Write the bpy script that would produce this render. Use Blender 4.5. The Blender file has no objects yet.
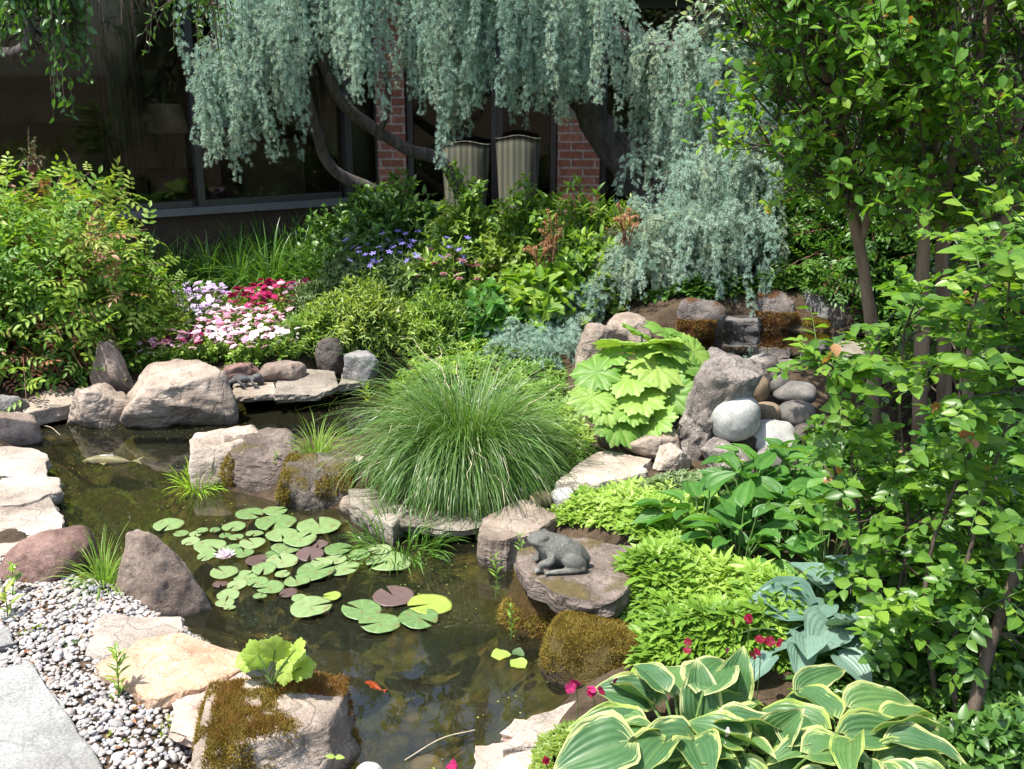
import bpy, bmesh, math
import numpy as np
from mathutils import Vector

# ------------------------------------------------------------------ scene, camera, light
SC = bpy.context.scene
COL = SC.collection
R = math.radians
rng = np.random.default_rng(11)

CAM_H, PITCH, FPX = 2.0, R(16.5), 1050.0
cam_d = bpy.data.cameras.new('camera'); cam = bpy.data.objects.new('camera', cam_d); COL.objects.link(cam)
cam.location = (0, 0, CAM_H); cam.rotation_euler = (math.pi/2 - PITCH, 0, 0)
cam_d.sensor_width = 36; cam_d.lens = 36*FPX/1024; cam_d.clip_start = 0.05; cam_d.clip_end = 2000
SC.camera = cam

SUN_EL, SUN_AZ = R(66), R(-118)       # azimuth from +Y towards +X : high sun from the left, a little on the viewer's side
W = bpy.data.worlds.new('World'); SC.world = W; W.use_nodes = True
nt = W.node_tree; nt.nodes.clear()
sky = nt.nodes.new('ShaderNodeTexSky'); sky.sky_type = 'NISHITA'; sky.sun_disc = False
sky.sun_elevation = SUN_EL; sky.sun_rotation = SUN_AZ; sky.air_density = 1.0; sky.dust_density = 2.0
bg = nt.nodes.new('ShaderNodeBackground'); bg.inputs['Strength'].default_value = 0.15
wo = nt.nodes.new('ShaderNodeOutputWorld')
nt.links.new(sky.outputs[0], bg.inputs[0]); nt.links.new(bg.outputs[0], wo.inputs[0])
sd_ = bpy.data.lights.new('sun', 'SUN'); sd_.energy = 4.0; sd_.angle = R(0.53); sd_.color = (1, .955, .88)
sun = bpy.data.objects.new('sun', sd_); COL.objects.link(sun)
sdir = Vector((math.sin(SUN_AZ)*math.cos(SUN_EL), math.cos(SUN_AZ)*math.cos(SUN_EL), math.sin(SUN_EL)))
sun.rotation_euler = sdir.to_track_quat('Z', 'Y').to_euler()
VS = SC.view_settings
VS.view_transform = 'Standard'; VS.look = 'None'; VS.gamma = 1; VS.exposure = 1.2; VS.use_curve_mapping = False
CY = SC.cycles
CY.max_bounces = 8; CY.diffuse_bounces = 4; CY.glossy_bounces = 4; CY.transmission_bounces = 6; CY.transparent_max_bounces = 10
CY.caustics_reflective = False; CY.caustics_refractive = False
CY.use_adaptive_sampling = True; CY.adaptive_threshold = 0.02
CY.use_denoising = True; CY.denoiser = 'OPENIMAGEDENOISE'
CY.sample_clamp_indirect = 6

# ------------------------------------------------------------------ picture -> world
_F = np.array([0, math.cos(PITCH), -math.sin(PITCH)]); _U = np.array([0, math.sin(PITCH), math.cos(PITCH)]); _X = np.array([1., 0, 0])
O = np.array([0, 0, CAM_H])
def ray(px, py): return _F*FPX + _X*(px-512) + _U*(384.5-py)
def atz(px, py, z=0.0):
    d = ray(px, py); return O + d*((z-CAM_H)/d[2])
def aty(px, py, Y):
    d = ray(px, py); return O + d*(Y/d[1])
def adepth(p): return float(np.dot(np.asarray(p)-O, _F))
def mpp(p): return adepth(p)/FPX                      # metres per pixel at a point

POND_PX = [(28,436),(75,418),(150,420),(235,404),(300,393),(350,378),(392,380),(400,425),(352,440),(330,436),(275,440),(225,446),(196,474),(215,494),(285,512),
           (350,516),(390,532),(450,538),(490,548),(540,560),(590,580),(560,600),(575,640),(550,690),(528,712),(500,742),(470,790),(430,860),(260,860),(215,800),
           (230,720),(250,680),(240,650),(185,615),(150,585),(115,548),(62,532),(58,500),(45,470)]
POND = np.array([atz(a, b, 0)[:2] for a, b in POND_PX])
def sdist(p, poly=None):
    """signed distance to the pond outline, positive on land"""
    poly = POND if poly is None else poly
    p = np.asarray(p, float).reshape(-1, 2); d = np.full(len(p), 1e9); inside = np.zeros(len(p), bool)
    for i in range(len(poly)):
        a = poly[i]; b = poly[(i+1) % len(poly)]; e = b-a
        t = np.clip(((p-a)@e)/(e@e), 0, 1); q = p-a-t[:, None]*e
        d = np.minimum(d, np.hypot(q[:, 0], q[:, 1]))
        c = ((a[1] > p[:, 1]) != (b[1] > p[:, 1])) & (p[:, 0] < (b[0]-a[0])*(p[:, 1]-a[1])/(b[1]-a[1]+1e-12)+a[0])
        inside ^= c
    return np.where(inside, -d, d)
def sm(a, b, x):
    t = np.clip((x-a)/(b-a), 0, 1); return t*t*(3-2*t)

# ------------------------------------------------------------------ noise (numpy)
def _h(i):
    i = i.astype(np.int64)
    n = (i[..., 0]*374761393 + i[..., 1]*668265263 + i[..., 2]*2147483647) & 0x7fffffff
    n = ((n ^ (n >> 13))*1274126177) & 0x7fffffff
    n = ((n ^ (n >> 15))*668265263) & 0x7fffffff
    return ((n ^ (n >> 16)) & 0xffff)/32767.5-1
def vn(p):
    i = np.floor(p); f = p-i; u = f*f*f*(f*(f*6-15)+10); r = 0
    for dx in (0, 1):
        for dy in (0, 1):
            for dz in (0, 1):
                w = (u[:, 0] if dx else 1-u[:, 0])*(u[:, 1] if dy else 1-u[:, 1])*(u[:, 2] if dz else 1-u[:, 2])
                r = r+w*_h(i+np.array([dx, dy, dz]))
    return r
def fbm(p, o=4, g=.5):
    a, s, r = 1, 1, 0
    for k in range(o): r = r+a*vn(p*s+k*17.3); a *= g; s *= 2.03
    return r

UPC = np.array([1.80, 6.45]); UPR = np.array([.95, .62]); UPZ = .33     # the small upper pool
def gz(x, y):
    x = np.atleast_1d(np.asarray(x, float)); y = np.atleast_1d(np.asarray(y, float))
    sd = sdist(np.stack([x, y], 1))
    far = np.clip(y-6, 0, 4)
    b = .09+.12*far+.24*sm(.45, 1.25, x)*sm(4.95, 5.7, y)*(1-sm(7.5, 9.5, y))
    b = b+.09*sm(.1, .7, x)*sm(2.0, 3.2, y)
    n = fbm(np.stack([x*2.2, y*2.2, x*0], 1), 3)*.012+fbm(np.stack([x*.8, y*.8, x*0+5], 1), 2)*.015
    land = -.05+(b+.05)*sm(-.02, .22, sd)+n*sm(0, .3, sd)
    bed = -.05-.33*sm(0, .45, -sd)+n*2.2*sm(0, .2, -sd)
    h = np.where(sd > 0, land, bed)
    e = np.hypot((x-UPC[0])/UPR[0], (y-UPC[1])/UPR[1])
    h = h-.22*(1-sm(.75, 1.1, e))
    return h
def gz1(x, y): return float(gz(x, y)[0])
def G(px, py, lift=0):
    """ground point under a pixel"""
    d = ray(px, py); t = np.linspace(1.5, 16, 400)/d[1]; P = O+t[:, None]*d
    g = gz(P[:, 0], P[:, 1]); k = np.nonzero(P[:, 2] < g)[0]
    k = k[0] if len(k) else -1
    p = P[k].copy(); p[2] = g[k]+lift
    return p
def onz(P):
    P = np.array(P, float); P[..., 2] = gz(P[..., 0].ravel(), P[..., 1].ravel()).reshape(P[..., 0].shape); return P

# ------------------------------------------------------------------ mesh accumulation
class MB:
    def __init__(s): s.v = []; s.f = {}; s.a = []; s.n = 0
    def add(s, v, faces, a=None):
        v = np.asarray(v, np.float32).reshape(-1, 3); s.v.append(v)
        s.a.append(np.asarray(a, np.float32).reshape(-1, 4) if a is not None else np.tile(np.float32([.5, .5, .5, .5]), (len(v), 1)))
        for f in (faces if isinstance(faces, list) else [faces]):
            f = np.asarray(f, np.int32); s.f.setdefault(f.shape[1], []).append(f+s.n)
        s.n += len(v)
    def build(s, name, mat, parent=None, loc=None, smooth=True):
        me = bpy.data.meshes.new(name)
        v = np.concatenate(s.v)
        if parent is not None:
            w = parent
            while w is not None: v = v-np.float32(w.location); w = w.parent
        elif loc is not None: v = v-np.float32(loc)
        me.vertices.add(len(v)); me.vertices.foreach_set('co', v.astype(np.float32).ravel())
        ls, st, k0 = [], [], 0
        for k, fl in s.f.items():
            f = np.concatenate(fl); ls.append(f.ravel()); st.append(k0+np.arange(len(f))*k); k0 += f.size
        ls = np.concatenate(ls).astype(np.int32); st = np.concatenate(st).astype(np.int32)
        me.loops.add(len(ls)); me.loops.foreach_set('vertex_index', ls)
        me.polygons.add(len(st)); me.polygons.foreach_set('loop_start', st)
        me.polygons.foreach_set('use_smooth', np.full(len(st), smooth))
        at = me.attributes.new('leaf', 'FLOAT_COLOR', 'POINT'); at.data.foreach_set('color', np.concatenate(s.a).ravel())
        me.update(calc_edges=True)
        me.materials.append(mat)
        o = bpy.data.objects.new(name, me); COL.objects.link(o)
        if parent is not None: o.parent = parent
        elif loc is not None: o.location = loc
        return o
def thing(name, label, cat, loc, group=None, rotz=0):
    o = bpy.data.objects.new(name, None); COL.objects.link(o); o.empty_display_size = .05
    o.location = tuple(float(c) for c in loc); o.rotation_euler = (0, 0, rotz)
    return tag(o, label, cat, group)
def tag(o, label=None, cat=None, group=None, kind=None):
    if label: o['label'] = label
    if cat: o['category'] = cat
    if group: o['group'] = group
    if kind: o['kind'] = kind
    return o
KIDS = {}
def dup(root, loc, rotz=0, s=1.0, label=None):
    r = root.copy(); COL.objects.link(r); r.location = tuple(float(c) for c in loc); r.rotation_euler = (0, 0, rotz); r.scale = (s, s, s)
    if label: r['label'] = label
    if root.name not in KIDS:
        KIDS[root.name] = [c for c in COL.objects if c.parent == root]
    for ch in KIDS[root.name]:
        c = ch.copy(); COL.objects.link(c); c.parent = r
    return r
def nrm(a): return a/(np.linalg.norm(a, axis=-1, keepdims=True)+1e-9)

def inst(mb, T, pos, ax, up, s, t1=None, t2=None, sx=None):
    """copies of a leaf template: ax = its long axis, up = its face normal"""
    tv, tf, ta = T; N = len(pos); V = len(tv)
    y = nrm(np.asarray(ax, float)); z = np.asarray(up, float); z = nrm(z-(z*y).sum(1, keepdims=True)*y); x = np.cross(y, z)
    s = np.broadcast_to(np.asarray(s, float), (N,))[:, None, None]
    sx_ = 1 if sx is None else np.asarray(sx)[:, None, None]
    v = pos[:, None]+s*(x[:, None]*tv[None, :, 0:1]*sx_+y[:, None]*tv[None, :, 1:2]+z[:, None]*tv[None, :, 2:3])
    a = np.empty((N, V, 4), np.float32); a[:, :, 0] = ta[:, 0]; a[:, :, 1] = ta[:, 1]
    a[:, :, 2] = (rng.random(N) if t1 is None else np.asarray(t1))[:, None]
    a[:, :, 3] = (rng.random(N) if t2 is None else np.asarray(t2))[:, None]
    for f in tf:
        ff = (f[None]+(np.arange(N)*V)[:, None, None]).reshape(-1, f.shape[1])
        mb.f.setdefault(f.shape[1], []).append((ff+mb.n).astype(np.int32))
    mb.v.append(v.reshape(-1, 3).astype(np.float32)); mb.a.append(a.reshape(-1, 4)); mb.n += N*V
def grid_faces(nr, nc, wrap=False):
    r, c = np.meshgrid(np.arange(nr-1), np.arange(nc if wrap else nc-1), indexing='ij'); c2 = (c+1) % nc
    return np.stack([r*nc+c, r*nc+c2, (r+1)*nc+c2, (r+1)*nc+c], -1).reshape(-1, 4)
def tubes(mb, P, rad, k=6, t1=None):
    """P (M,n,3), rad (M,n): swept tubes"""
    P = np.asarray(P, float); M, n, _ = P.shape; rad = np.broadcast_to(np.asarray(rad, float), (M, n))
    d = np.gradient(P, axis=1); d = nrm(d)
    ref = np.where(np.abs(d[..., 2:3]) > .9, np.array([1., 0, 0]), np.array([0, 0, 1.]))
    ref = np.broadcast_to(ref[:, :1], d.shape) if False else ref
    a = nrm(np.cross(d, np.broadcast_to(np.array([.31, .95, .07]), d.shape))); b = np.cross(d, a)
    th = np.arange(k)*2*math.pi/k
    v = P[:, :, None]+rad[:, :, None, None]*(a[:, :, None]*np.cos(th)[None, None, :, None]+b[:, :, None]*np.sin(th)[None, None, :, None])
    f = grid_faces(n, k, True); ff = (f[None]+(np.arange(M)*n*k)[:, None, None]).reshape(-1, 4)
    at = np.empty((M, n, k, 4), np.float32); at[..., 0] = (np.arange(k)/k)[None, None]; at[..., 1] = np.linspace(0, 1, n)[None, :, None]
    at[..., 2] = (rng.random(M) if t1 is None else np.asarray(t1))[:, None, None]; at[..., 3] = .5
    mb.add(v, ff, at)
def blades(mb, P, wid, side, t1=None, t2=None):
    """flat strips along P (M,n,3)"""
    P = np.asarray(P, float); M, n, _ = P.shape; wid = np.broadcast_to(wid, (M, n))
    d = nrm(np.gradient(P, axis=1)); s = nrm(np.asarray(side, float))[:, None]; s = nrm(s-(s*d).sum(-1, keepdims=True)*d)
    v = np.stack([P-s*wid[..., None]/2, P+s*wid[..., None]/2], 2)
    f = grid_faces(n, 2); ff = (f[None]+(np.arange(M)*n*2)[:, None, None]).reshape(-1, 4)
    at = np.empty((M, n, 2, 4), np.float32); at[..., 0] = np.array([0, 1.]); at[..., 1] = np.linspace(0, 1, n)[None, :, None]
    at[..., 2] = (rng.random(M) if t1 is None else np.asarray(t1))[:, None, None]; at[..., 3] = (rng.random(M) if t2 is None else np.asarray(t2))[:, None, None]
    mb.add(v, ff, at)
def box(mb, x0, y0, z0, x1, y1, z1, M=None):
    v = np.array([[x, y, z] for z in (z0, z1) for y in (y0, y1) for x in (x0, x1)], float)
    if M is not None: v = M(v)
    mb.add(v, np.array([[0, 2, 3, 1], [4, 5, 7, 6], [0, 1, 5, 4], [2, 6, 7, 3], [0, 4, 6, 2], [1, 3, 7, 5]]))
def spline(pts, n):
    """smooth resample of a polyline (Catmull-Rom)"""
    p = np.asarray(pts, float); m = len(p); q = np.vstack([2*p[0]-p[1], p, 2*p[-1]-p[-2]]); t = np.linspace(0, m-1-1e-6, n); i = t.astype(int); f = (t-i)[:, None]
    a, b, c, d = q[i], q[i+1], q[i+2], q[i+3]
    return .5*((2*b)+(-a+c)*f+(2*a-5*b+4*c-d)*f*f+(-a+3*b-3*c+d)*f**3)
def bez(B, C, E, K):
    t = np.linspace(0, 1, K)[None, :, None]; return (1-t)**2*B[:, None]+2*t*(1-t)*C[:, None]+t*t*E[:, None]
def rnd(n, *s): return rng.normal(size=(n,)+s)

# ------------------------------------------------------------------ leaf templates
PROF = {'ovate': ([0, .08, .25, .4, .6, .8, .93, 1], [.06, .5, .95, 1, .85, .5, .2, .01]),
        'lance': ([0, .1, .3, .5, .75, .9, 1], [.1, .5, .95, 1, .65, .3, .01]),
        'obov': ([0, .1, .3, .55, .75, .9, 1], [.08, .3, .7, .98, 1, .7, .06]),
        'heart': ([0, .04, .14, .3, .5, .7, .85, .95, 1], [.14, .6, .9, 1, .92, .68, .4, .16, .01])}
def leaf_T(prof, wid, nl=4, nw=2, fold=.2, curl=.15, wave=0, corr=0, ncorr=9, tipc=0):
    v = np.linspace(0, 1, nl+1); u = np.linspace(-1, 1, nw+1)
    w = np.interp(v, *PROF[prof])*wid/2
    V, U = np.meshgrid(v, u, indexing='ij'); Wd = np.broadcast_to(w[:, None], V.shape)
    x = U*Wd; y = V.copy(); z = np.abs(U)*Wd*fold*2-curl*V**2-tipc*np.clip(V-.75, 0, 1)**2*6
    if wave: z = z+wave*np.sin(V*11+U*1.3)*U*U*np.sin(V*math.pi)
    if corr: z = z+corr*np.cos(U*math.pi*ncorr)*np.sin(np.clip(V, 0, 1)*math.pi)**.5
    if prof == 'heart': y = y-.12*np.abs(U)**1.5*(1-V)**3
    return np.stack([x, y, z], -1).reshape(-1, 3), [grid_faces(nl+1, nw+1)], np.stack([(U+1)/2, V], -1).reshape(-1, 2)
def join_T(parts):
    """several placed templates as one: (T, pos, ax, up, s)"""
    m = MB()
    for T, p, a, u, s in parts: inst(m, T, np.array([p], float), np.array([a], float), np.array([u], float), s)
    v = np.concatenate(m.v); a = np.concatenate(m.a)
    return v, [np.concatenate(f) for f in m.f.values()], a[:, :2]
LANCE = leaf_T('lance', .28, 3, 2, .25, .12)
OVATE = leaf_T('ovate', .55, 4, 2, .18, .15)
OBOV = leaf_T('obov', .6, 4, 2, .16, .12)
ROUNDL = leaf_T('obov', .72, 4, 2, .14, .1)
HEART = leaf_T('heart', .72, 8, 6, .22, .18, .03)
NLEAF = leaf_T('lance', .42, 3, 2, .2, .15)
def pinnate(n, spread=.42, leaflet=NLEAF, ls=.38):
    P = []
    for i in range(n):
        t = .25+.7*i/n
        for s in (-1, 1): P.append((leaflet, (0, t, -.1*t*t), (s*(1.0-.3*t), spread+.2*t, -.12), (0, 0, 1), ls*(1-.35*abs(t-.5))))
    P.append((leaflet, (0, .95, -.1), (0, 1, -.2), (0, 0, 1), ls))
    return join_T(P)
PINNATE = pinnate(3)
def whorl(n, lf=LANCE, rise=.35, s=1.0):
    return join_T([(lf, (0, .02*i/n, 0), (math.cos(2*math.pi*i/n+i*.13), rise+.15*math.sin(i*2.1), math.sin(2*math.pi*i/n+i*.13)), (0, 1, 0), s*(1-.12*(i % 3))) for i in range(n)])
PACHY = join_T([(leaf_T('lance', .34, 3, 2, .15, .2), (0, 0, 0), (math.cos(a), .22+.5*(i % 2), math.sin(a)), (0, 1, 0), 1.0-.3*(i % 2)) for i, a in enumerate(np.arange(8)*2.4)])
def needle_T(n, wid=.13):
    V, Fq, A = [], [], []
    g = np.random.default_rng(5)
    for i in range(n):
        d = nrm(np.array([math.cos(i*2.4), .05+1.3*g.random(), math.sin(i*2.4)])); l = .75+.4*g.random()
        s = nrm(np.cross(d, g.normal(size=3)))*wid/2
        k = len(V); V += [d*.08-s*.6, d*.08+s*.6, d*l+s*.5, d*l-s*.5]; Fq.append([k, k+1, k+2, k+3]); A += [[0, 0], [1, 0], [1, 1], [0, 1]]
    return np.array(V), [np.array(Fq)], np.array(A, float)
TUFT = needle_T(20)

# ------------------------------------------------------------------ materials
def mat(name):
    m = bpy.data.materials.new(name); m.use_nodes = True; t = m.node_tree; t.nodes.clear()
    def N(k, **kw):
        n = t.nodes.new('ShaderNode'+k)
        for a, b in kw.items(): setattr(n, a, b)
        return n
    def L(a, b): t.links.new(a, b)
    out = N('OutputMaterial'); return m, N, L, out
def c4(c): return (c[0], c[1], c[2], 1)
def ramp(N, cols, pos=None, interp='LINEAR'):
    r = N('ValToRGB'); e = r.color_ramp.elements; n = len(cols); r.color_ramp.interpolation = interp
    while len(e) < n: e.new(.5)
    for i, c in enumerate(cols):
        e[i].position = (i/(n-1) if pos is None else pos[i]); e[i].color = c4(c)
    return r
def mth(N, L, op, a, b=None, clamp=False):
    n = N('Math', operation=op); n.use_clamp = clamp
    for i, x in enumerate((a, b)):
        if x is None: continue
        if isinstance(x, (int, float)): n.inputs[i].default_value = x
        else: L(x, n.inputs[i])
    return n.outputs[0]
def mixc(N, L, f, a, b, mode='MIX'):
    n = N('Mix', data_type='RGBA', blend_type=mode)
    for i, x in ((0, f), (6, a), (7, b)):
        if isinstance(x, (int, float)): n.inputs[i].default_value = x
        elif isinstance(x, tuple): n.inputs[i].default_value = c4(x)
        else: L(x, n.inputs[i])
    return n.outputs[2]
def leaf_mat(name, cols, transl=.35, rough=.42, spec=.5, vein=.25, tcol=None, margin=None, side_veins=0, vsc=28, spots=0, stripe=0, vein_col=None):
    """cols run over the per-leaf random value; veins and a pale margin follow the leaf's own u,v"""
    m, N, L, out = mat(name)
    at = N('Attribute', attribute_name='leaf'); sep = N('SeparateColor'); L(at.outputs['Color'], sep.inputs[0])
    u, v, t = sep.outputs[0], sep.outputs[1], sep.outputs[2]
    c = ramp(N, cols); L(t, c.inputs[0]); col = c.outputs[0]
    au = mth(N, L, 'ABSOLUTE', mth(N, L, 'SUBTRACT', u, .5))
    tc = N('TexCoord'); nz = N('TexNoise'); nz.inputs['Scale'].default_value = 40; nz.inputs['Detail'].default_value = 3; L(tc.outputs['Object'], nz.inputs['Vector'])
    hs = N('HueSaturation'); L(col, hs.inputs['Color']); L(mth(N, L, 'ADD', mth(N, L, 'MULTIPLY', nz.outputs[0], .5), .75), hs.inputs['Value']); col = hs.outputs[0]
    bump = None
    if side_veins:
        sw = N('Math', operation='SINE'); L(mth(N, L, 'MULTIPLY', au, 2*math.pi*side_veins), sw.inputs[0])
        bump = sw.outputs[0]
        col = mixc(N, L, mth(N, L, 'MULTIPLY', mth(N, L, 'ADD', sw.outputs[0], 1), .03), col, tuple(min(1, x*2.2) for x in cols[-1]))
    if margin is not None:
        # the pale band along the edge, ragged, with streaks running inward
        n2 = N('TexNoise'); n2.inputs['Scale'].default_value = 6; n2.inputs['Detail'].default_value = 4
        cv = N('CombineXYZ'); L(mth(N, L, 'MULTIPLY', u, 5), cv.inputs[0]); L(mth(N, L, 'MULTIPLY', v, .7), cv.inputs[1]); L(mth(N, L, 'MULTIPLY', t, 40), cv.inputs[2]); L(cv.outputs[0], n2.inputs['Vector'])
        edge = mth(N, L, 'MAXIMUM', au, mth(N, L, 'MULTIPLY', mth(N, L, 'ABSOLUTE', mth(N, L, 'SUBTRACT', v, .46)), .93))
        e = mth(N, L, 'ADD', edge, mth(N, L, 'MULTIPLY', mth(N, L, 'SUBTRACT', n2.outputs[0], .5), .46))
        f = N('MapRange'); f.inputs[1].default_value = .40; f.inputs[2].default_value = .45; L(e, f.inputs[0])
        mc = ramp(N, margin); L(at.outputs['Alpha'], mc.inputs[0])
        col = mixc(N, L, f.outputs[0], col, mc.outputs[0])
    if vein:
        f = mth(N, L, 'SUBTRACT', 1, mth(N, L, 'MULTIPLY', au, vsc), True)
        col = mixc(N, L, mth(N, L, 'MULTIPLY', f, vein), col, vein_col or (.45, .5, .2))
    if spots:     # brown age spots
        n3 = N('TexNoise'); n3.inputs['Scale'].default_value = spots; n3.inputs['Detail'].default_value = 3; L(tc.outputs['Object'], n3.inputs['Vector']); r3 = ramp(N, [(0, 0, 0), (1, 1, 1)], [.60, .66]); L(n3.outputs[0], r3.inputs[0]); col = mixc(N, L, mth(N, L, 'MULTIPLY', r3.outputs[0], .65), col, (.16, .10, .04))
    if stripe:
        f = mth(N, L, 'SUBTRACT', 1, mth(N, L, 'MULTIPLY', mth(N, L, 'ABSOLUTE', mth(N, L, 'SUBTRACT', au, .34)), 9), True)
        col = mixc(N, L, mth(N, L, 'MULTIPLY', f, stripe), col, (.55, .6, .4))
    p = N('BsdfPrincipled'); L(col, p.inputs['Base Color']); p.inputs['Roughness'].default_value = rough; p.inputs['Specular IOR Level'].default_value = spec
    bp = N('Bump'); bp.inputs['Strength'].default_value = .22 if bump is not None else .12; bp.inputs['Distance'].default_value = .004
    L(bump if bump is not None else nz.outputs[0], bp.inputs['Height']); L(bp.outputs[0], p.inputs['Normal'])
    tr = N('BsdfTranslucent'); L(mixc(N, L, 1.0, col, tcol or (1.5, 1.55, .6), 'MULTIPLY'), tr.inputs[0])
    mx = N('MixShader'); mx.inputs[0].default_value = transl; L(p.outputs[0], mx.inputs[1]); L(tr.outputs[0], mx.inputs[2]); L(mx.outputs[0], out.inputs[0])
    return m
def rock_mat(name, c1, c2, c3, scale=5, bump=.6, moss=None, mosst=.55, stria=0, rough=.88, wet=True, up_pale=None):
    m, N, L, out = mat(name)
    tc = N('TexCoord'); oi = N('ObjectInfo'); va = N('VectorMath', operation='ADD'); L(tc.outputs['Object'], va.inputs[0])
    vs = N('VectorMath', operation='SCALE'); L(oi.outputs['Location'], vs.inputs[0]); vs.inputs['Scale'].default_value = 3.7; L(vs.outputs[0], va.inputs[1]); P = va.outputs[0]
    def noise(s, d=5, rg=.6, vec=P):
        n = N('TexNoise'); n.inputs['Scale'].default_value = s; n.inputs['Detail'].default_value = d; n.inputs['Roughness'].default_value = rg; L(vec, n.inputs['Vector']); return n.outputs[0]
    n1 = noise(scale, 6, .65); r = ramp(N, [c1, c2], [.32, .68]); L(n1, r.inputs[0]); col = r.outputs[0]
    n2 = noise(scale*7, 4, .7); f = ramp(N, [(0, 0, 0), (1, 1, 1)], [.56, .72]); L(n2, f.inputs[0]); col = mixc(N, L, mth(N, L, 'MULTIPLY', f.outputs[0], .7), col, c3)
    n3 = noise(scale*38, 2, .7); f2 = ramp(N, [(.72, .72, .72), (1.2, 1.2, 1.2)], [.35, .65]); L(n3, f2.inputs[0]); col = mixc(N, L, 1.0, col, f2.outputs[0], 'MULTIPLY')
    n5 = noise(scale*.55, 4, .6); f5 = ramp(N, [(.62, .60, .57), (1.12, 1.12, 1.12)], [.36, .6]); L(n5, f5.inputs[0]); col = mixc(N, L, 1.0, col, f5.outputs[0], 'MULTIPLY')
    mp = N('Mapping'); mp.inputs['Scale'].default_value = (1.2, 1.2, 7) ; mp.inputs['Rotation'].default_value = (.3, .25, .2); L(P, mp.inputs[0])
    n4 = noise(scale*1.4, 5, .6, mp.outputs[0])
    h = mth(N, L, 'ADD', mth(N, L, 'ADD', mth(N, L, 'MULTIPLY', n2, .6), mth(N, L, 'MULTIPLY', n3, .25)), mth(N, L, 'MULTIPLY', n4, 1.0*stria+.25))
    vo = N('TexVoronoi', feature='DISTANCE_TO_EDGE'); vo.inputs['Scale'].default_value = scale*.9
    wv = N('VectorMath', operation='ADD'); nv = N('TexNoise'); nv.inputs['Scale'].default_value = scale*1.5; L(P, nv.inputs['Vector']); L(P, wv.inputs[0]); vsc = N('VectorMath', operation='SCALE'); vsc.inputs['Scale'].default_value = .35; L(nv.outputs[1], vsc.inputs[0]); L(vsc.outputs[0], wv.inputs[1]); L(wv.outputs[0], vo.inputs['Vector'])
    cr = ramp(N, [(0, 0, 0), (1, 1, 1)], [0, .035]); L(vo.outputs[0], cr.inputs[0])
    h = mth(N, L, 'ADD', h, mth(N, L, 'MULTIPLY', cr.outputs[0], .3))
    col = mixc(N, L, mth(N, L, 'MULTIPLY', mth(N, L, 'SUBTRACT', 1, cr.outputs[0]), .3), col, tuple(x*.35 for x in c1))
    rg = rough
    geo = N('NewGeometry'); sp = N('SeparateXYZ'); L(geo.outputs['Normal'], sp.inputs[0])
    if moss is not None:
        mn = noise(scale*.8, 5, .6); k = mth(N, L, 'ADD', mth(N, L, 'MULTIPLY', sp.outputs[2], .22), mn)
        mr = ramp(N, [(0, 0, 0), (1, 1, 1)], [mosst, mosst+.1]); L(k, mr.inputs[0])
        mcr = ramp(N, list(moss), [.3, .7]); L(noise(scale*9, 4), mcr.inputs[0]); col = mixc(N, L, mr.outputs[0], col, mcr.outputs[0])
        h = mth(N, L, 'ADD', h, mth(N, L, 'MULTIPLY', mth(N, L, 'MULTIPLY', mr.outputs[0], n3), 2.0))
    p = N('BsdfPrincipled'); p.inputs['Specular IOR Level'].default_value = .35
    if wet:   # the wet tide mark at the pond's edge
        gp = N('SeparateXYZ'); L(geo.outputs['Position'], gp.inputs[0]); w = N('MapRange'); w.inputs[1].default_value = .05; w.inputs[2].default_value = .012
        L(mth(N, L, 'ADD', gp.outputs[2], mth(N, L, 'MULTIPLY', n1, .03)), w.inputs[0])
        col = mixc(N, L, mth(N, L, 'MULTIPLY', w.outputs[0], .65), col, (.035, .03, .018))
        rr = N('MapRange'); rr.inputs[3].default_value = rough; rr.inputs[4].default_value = .25; L(w.outputs[0], rr.inputs[0]); L(rr.outputs[0], p.inputs['Roughness'])
    else: p.inputs['Roughness'].default_value = rough
    L(col, p.inputs['Base Color'])
    b = N('Bump'); b.inputs['Strength'].default_value = bump; b.inputs['Distance'].default_value = .03; L(h, b.inputs['Height']); L(b.outputs[0], p.inputs['Normal']); L(p.outputs[0], out.inputs[0])
    return m
def plain(name, col, rough=.6, var=.25, scale=20, bump=.1, metal=0, spec=.5, stretch=None):
    m, N, L, out = mat(name); tc = N('TexCoord'); n = N('TexNoise'); n.inputs['Scale'].default_value = scale; n.inputs['Detail'].default_value = 5
    if stretch: mp = N('Mapping'); mp.inputs['Scale'].default_value = stretch; L(tc.outputs['Object'], mp.inputs[0]); L(mp.outputs[0], n.inputs['Vector'])
    else: L(tc.outputs['Object'], n.inputs['Vector'])
    r = ramp(N, [tuple(x*(1-var) for x in col), tuple(min(1, x*(1+var)) for x in col)], [.3, .7]); L(n.outputs[0], r.inputs[0])
    p = N('BsdfPrincipled'); L(r.outputs[0], p.inputs['Base Color']); p.inputs['Roughness'].default_value = rough; p.inputs['Metallic'].default_value = metal; p.inputs['Specular IOR Level'].default_value = spec
    b = N('Bump'); b.inputs['Strength'].default_value = bump; b.inputs['Distance'].default_value = .02; L(n.outputs[0], b.inputs['Height']); L(b.outputs[0], p.inputs['Normal']); L(p.outputs[0], out.inputs[0]); return m
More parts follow.
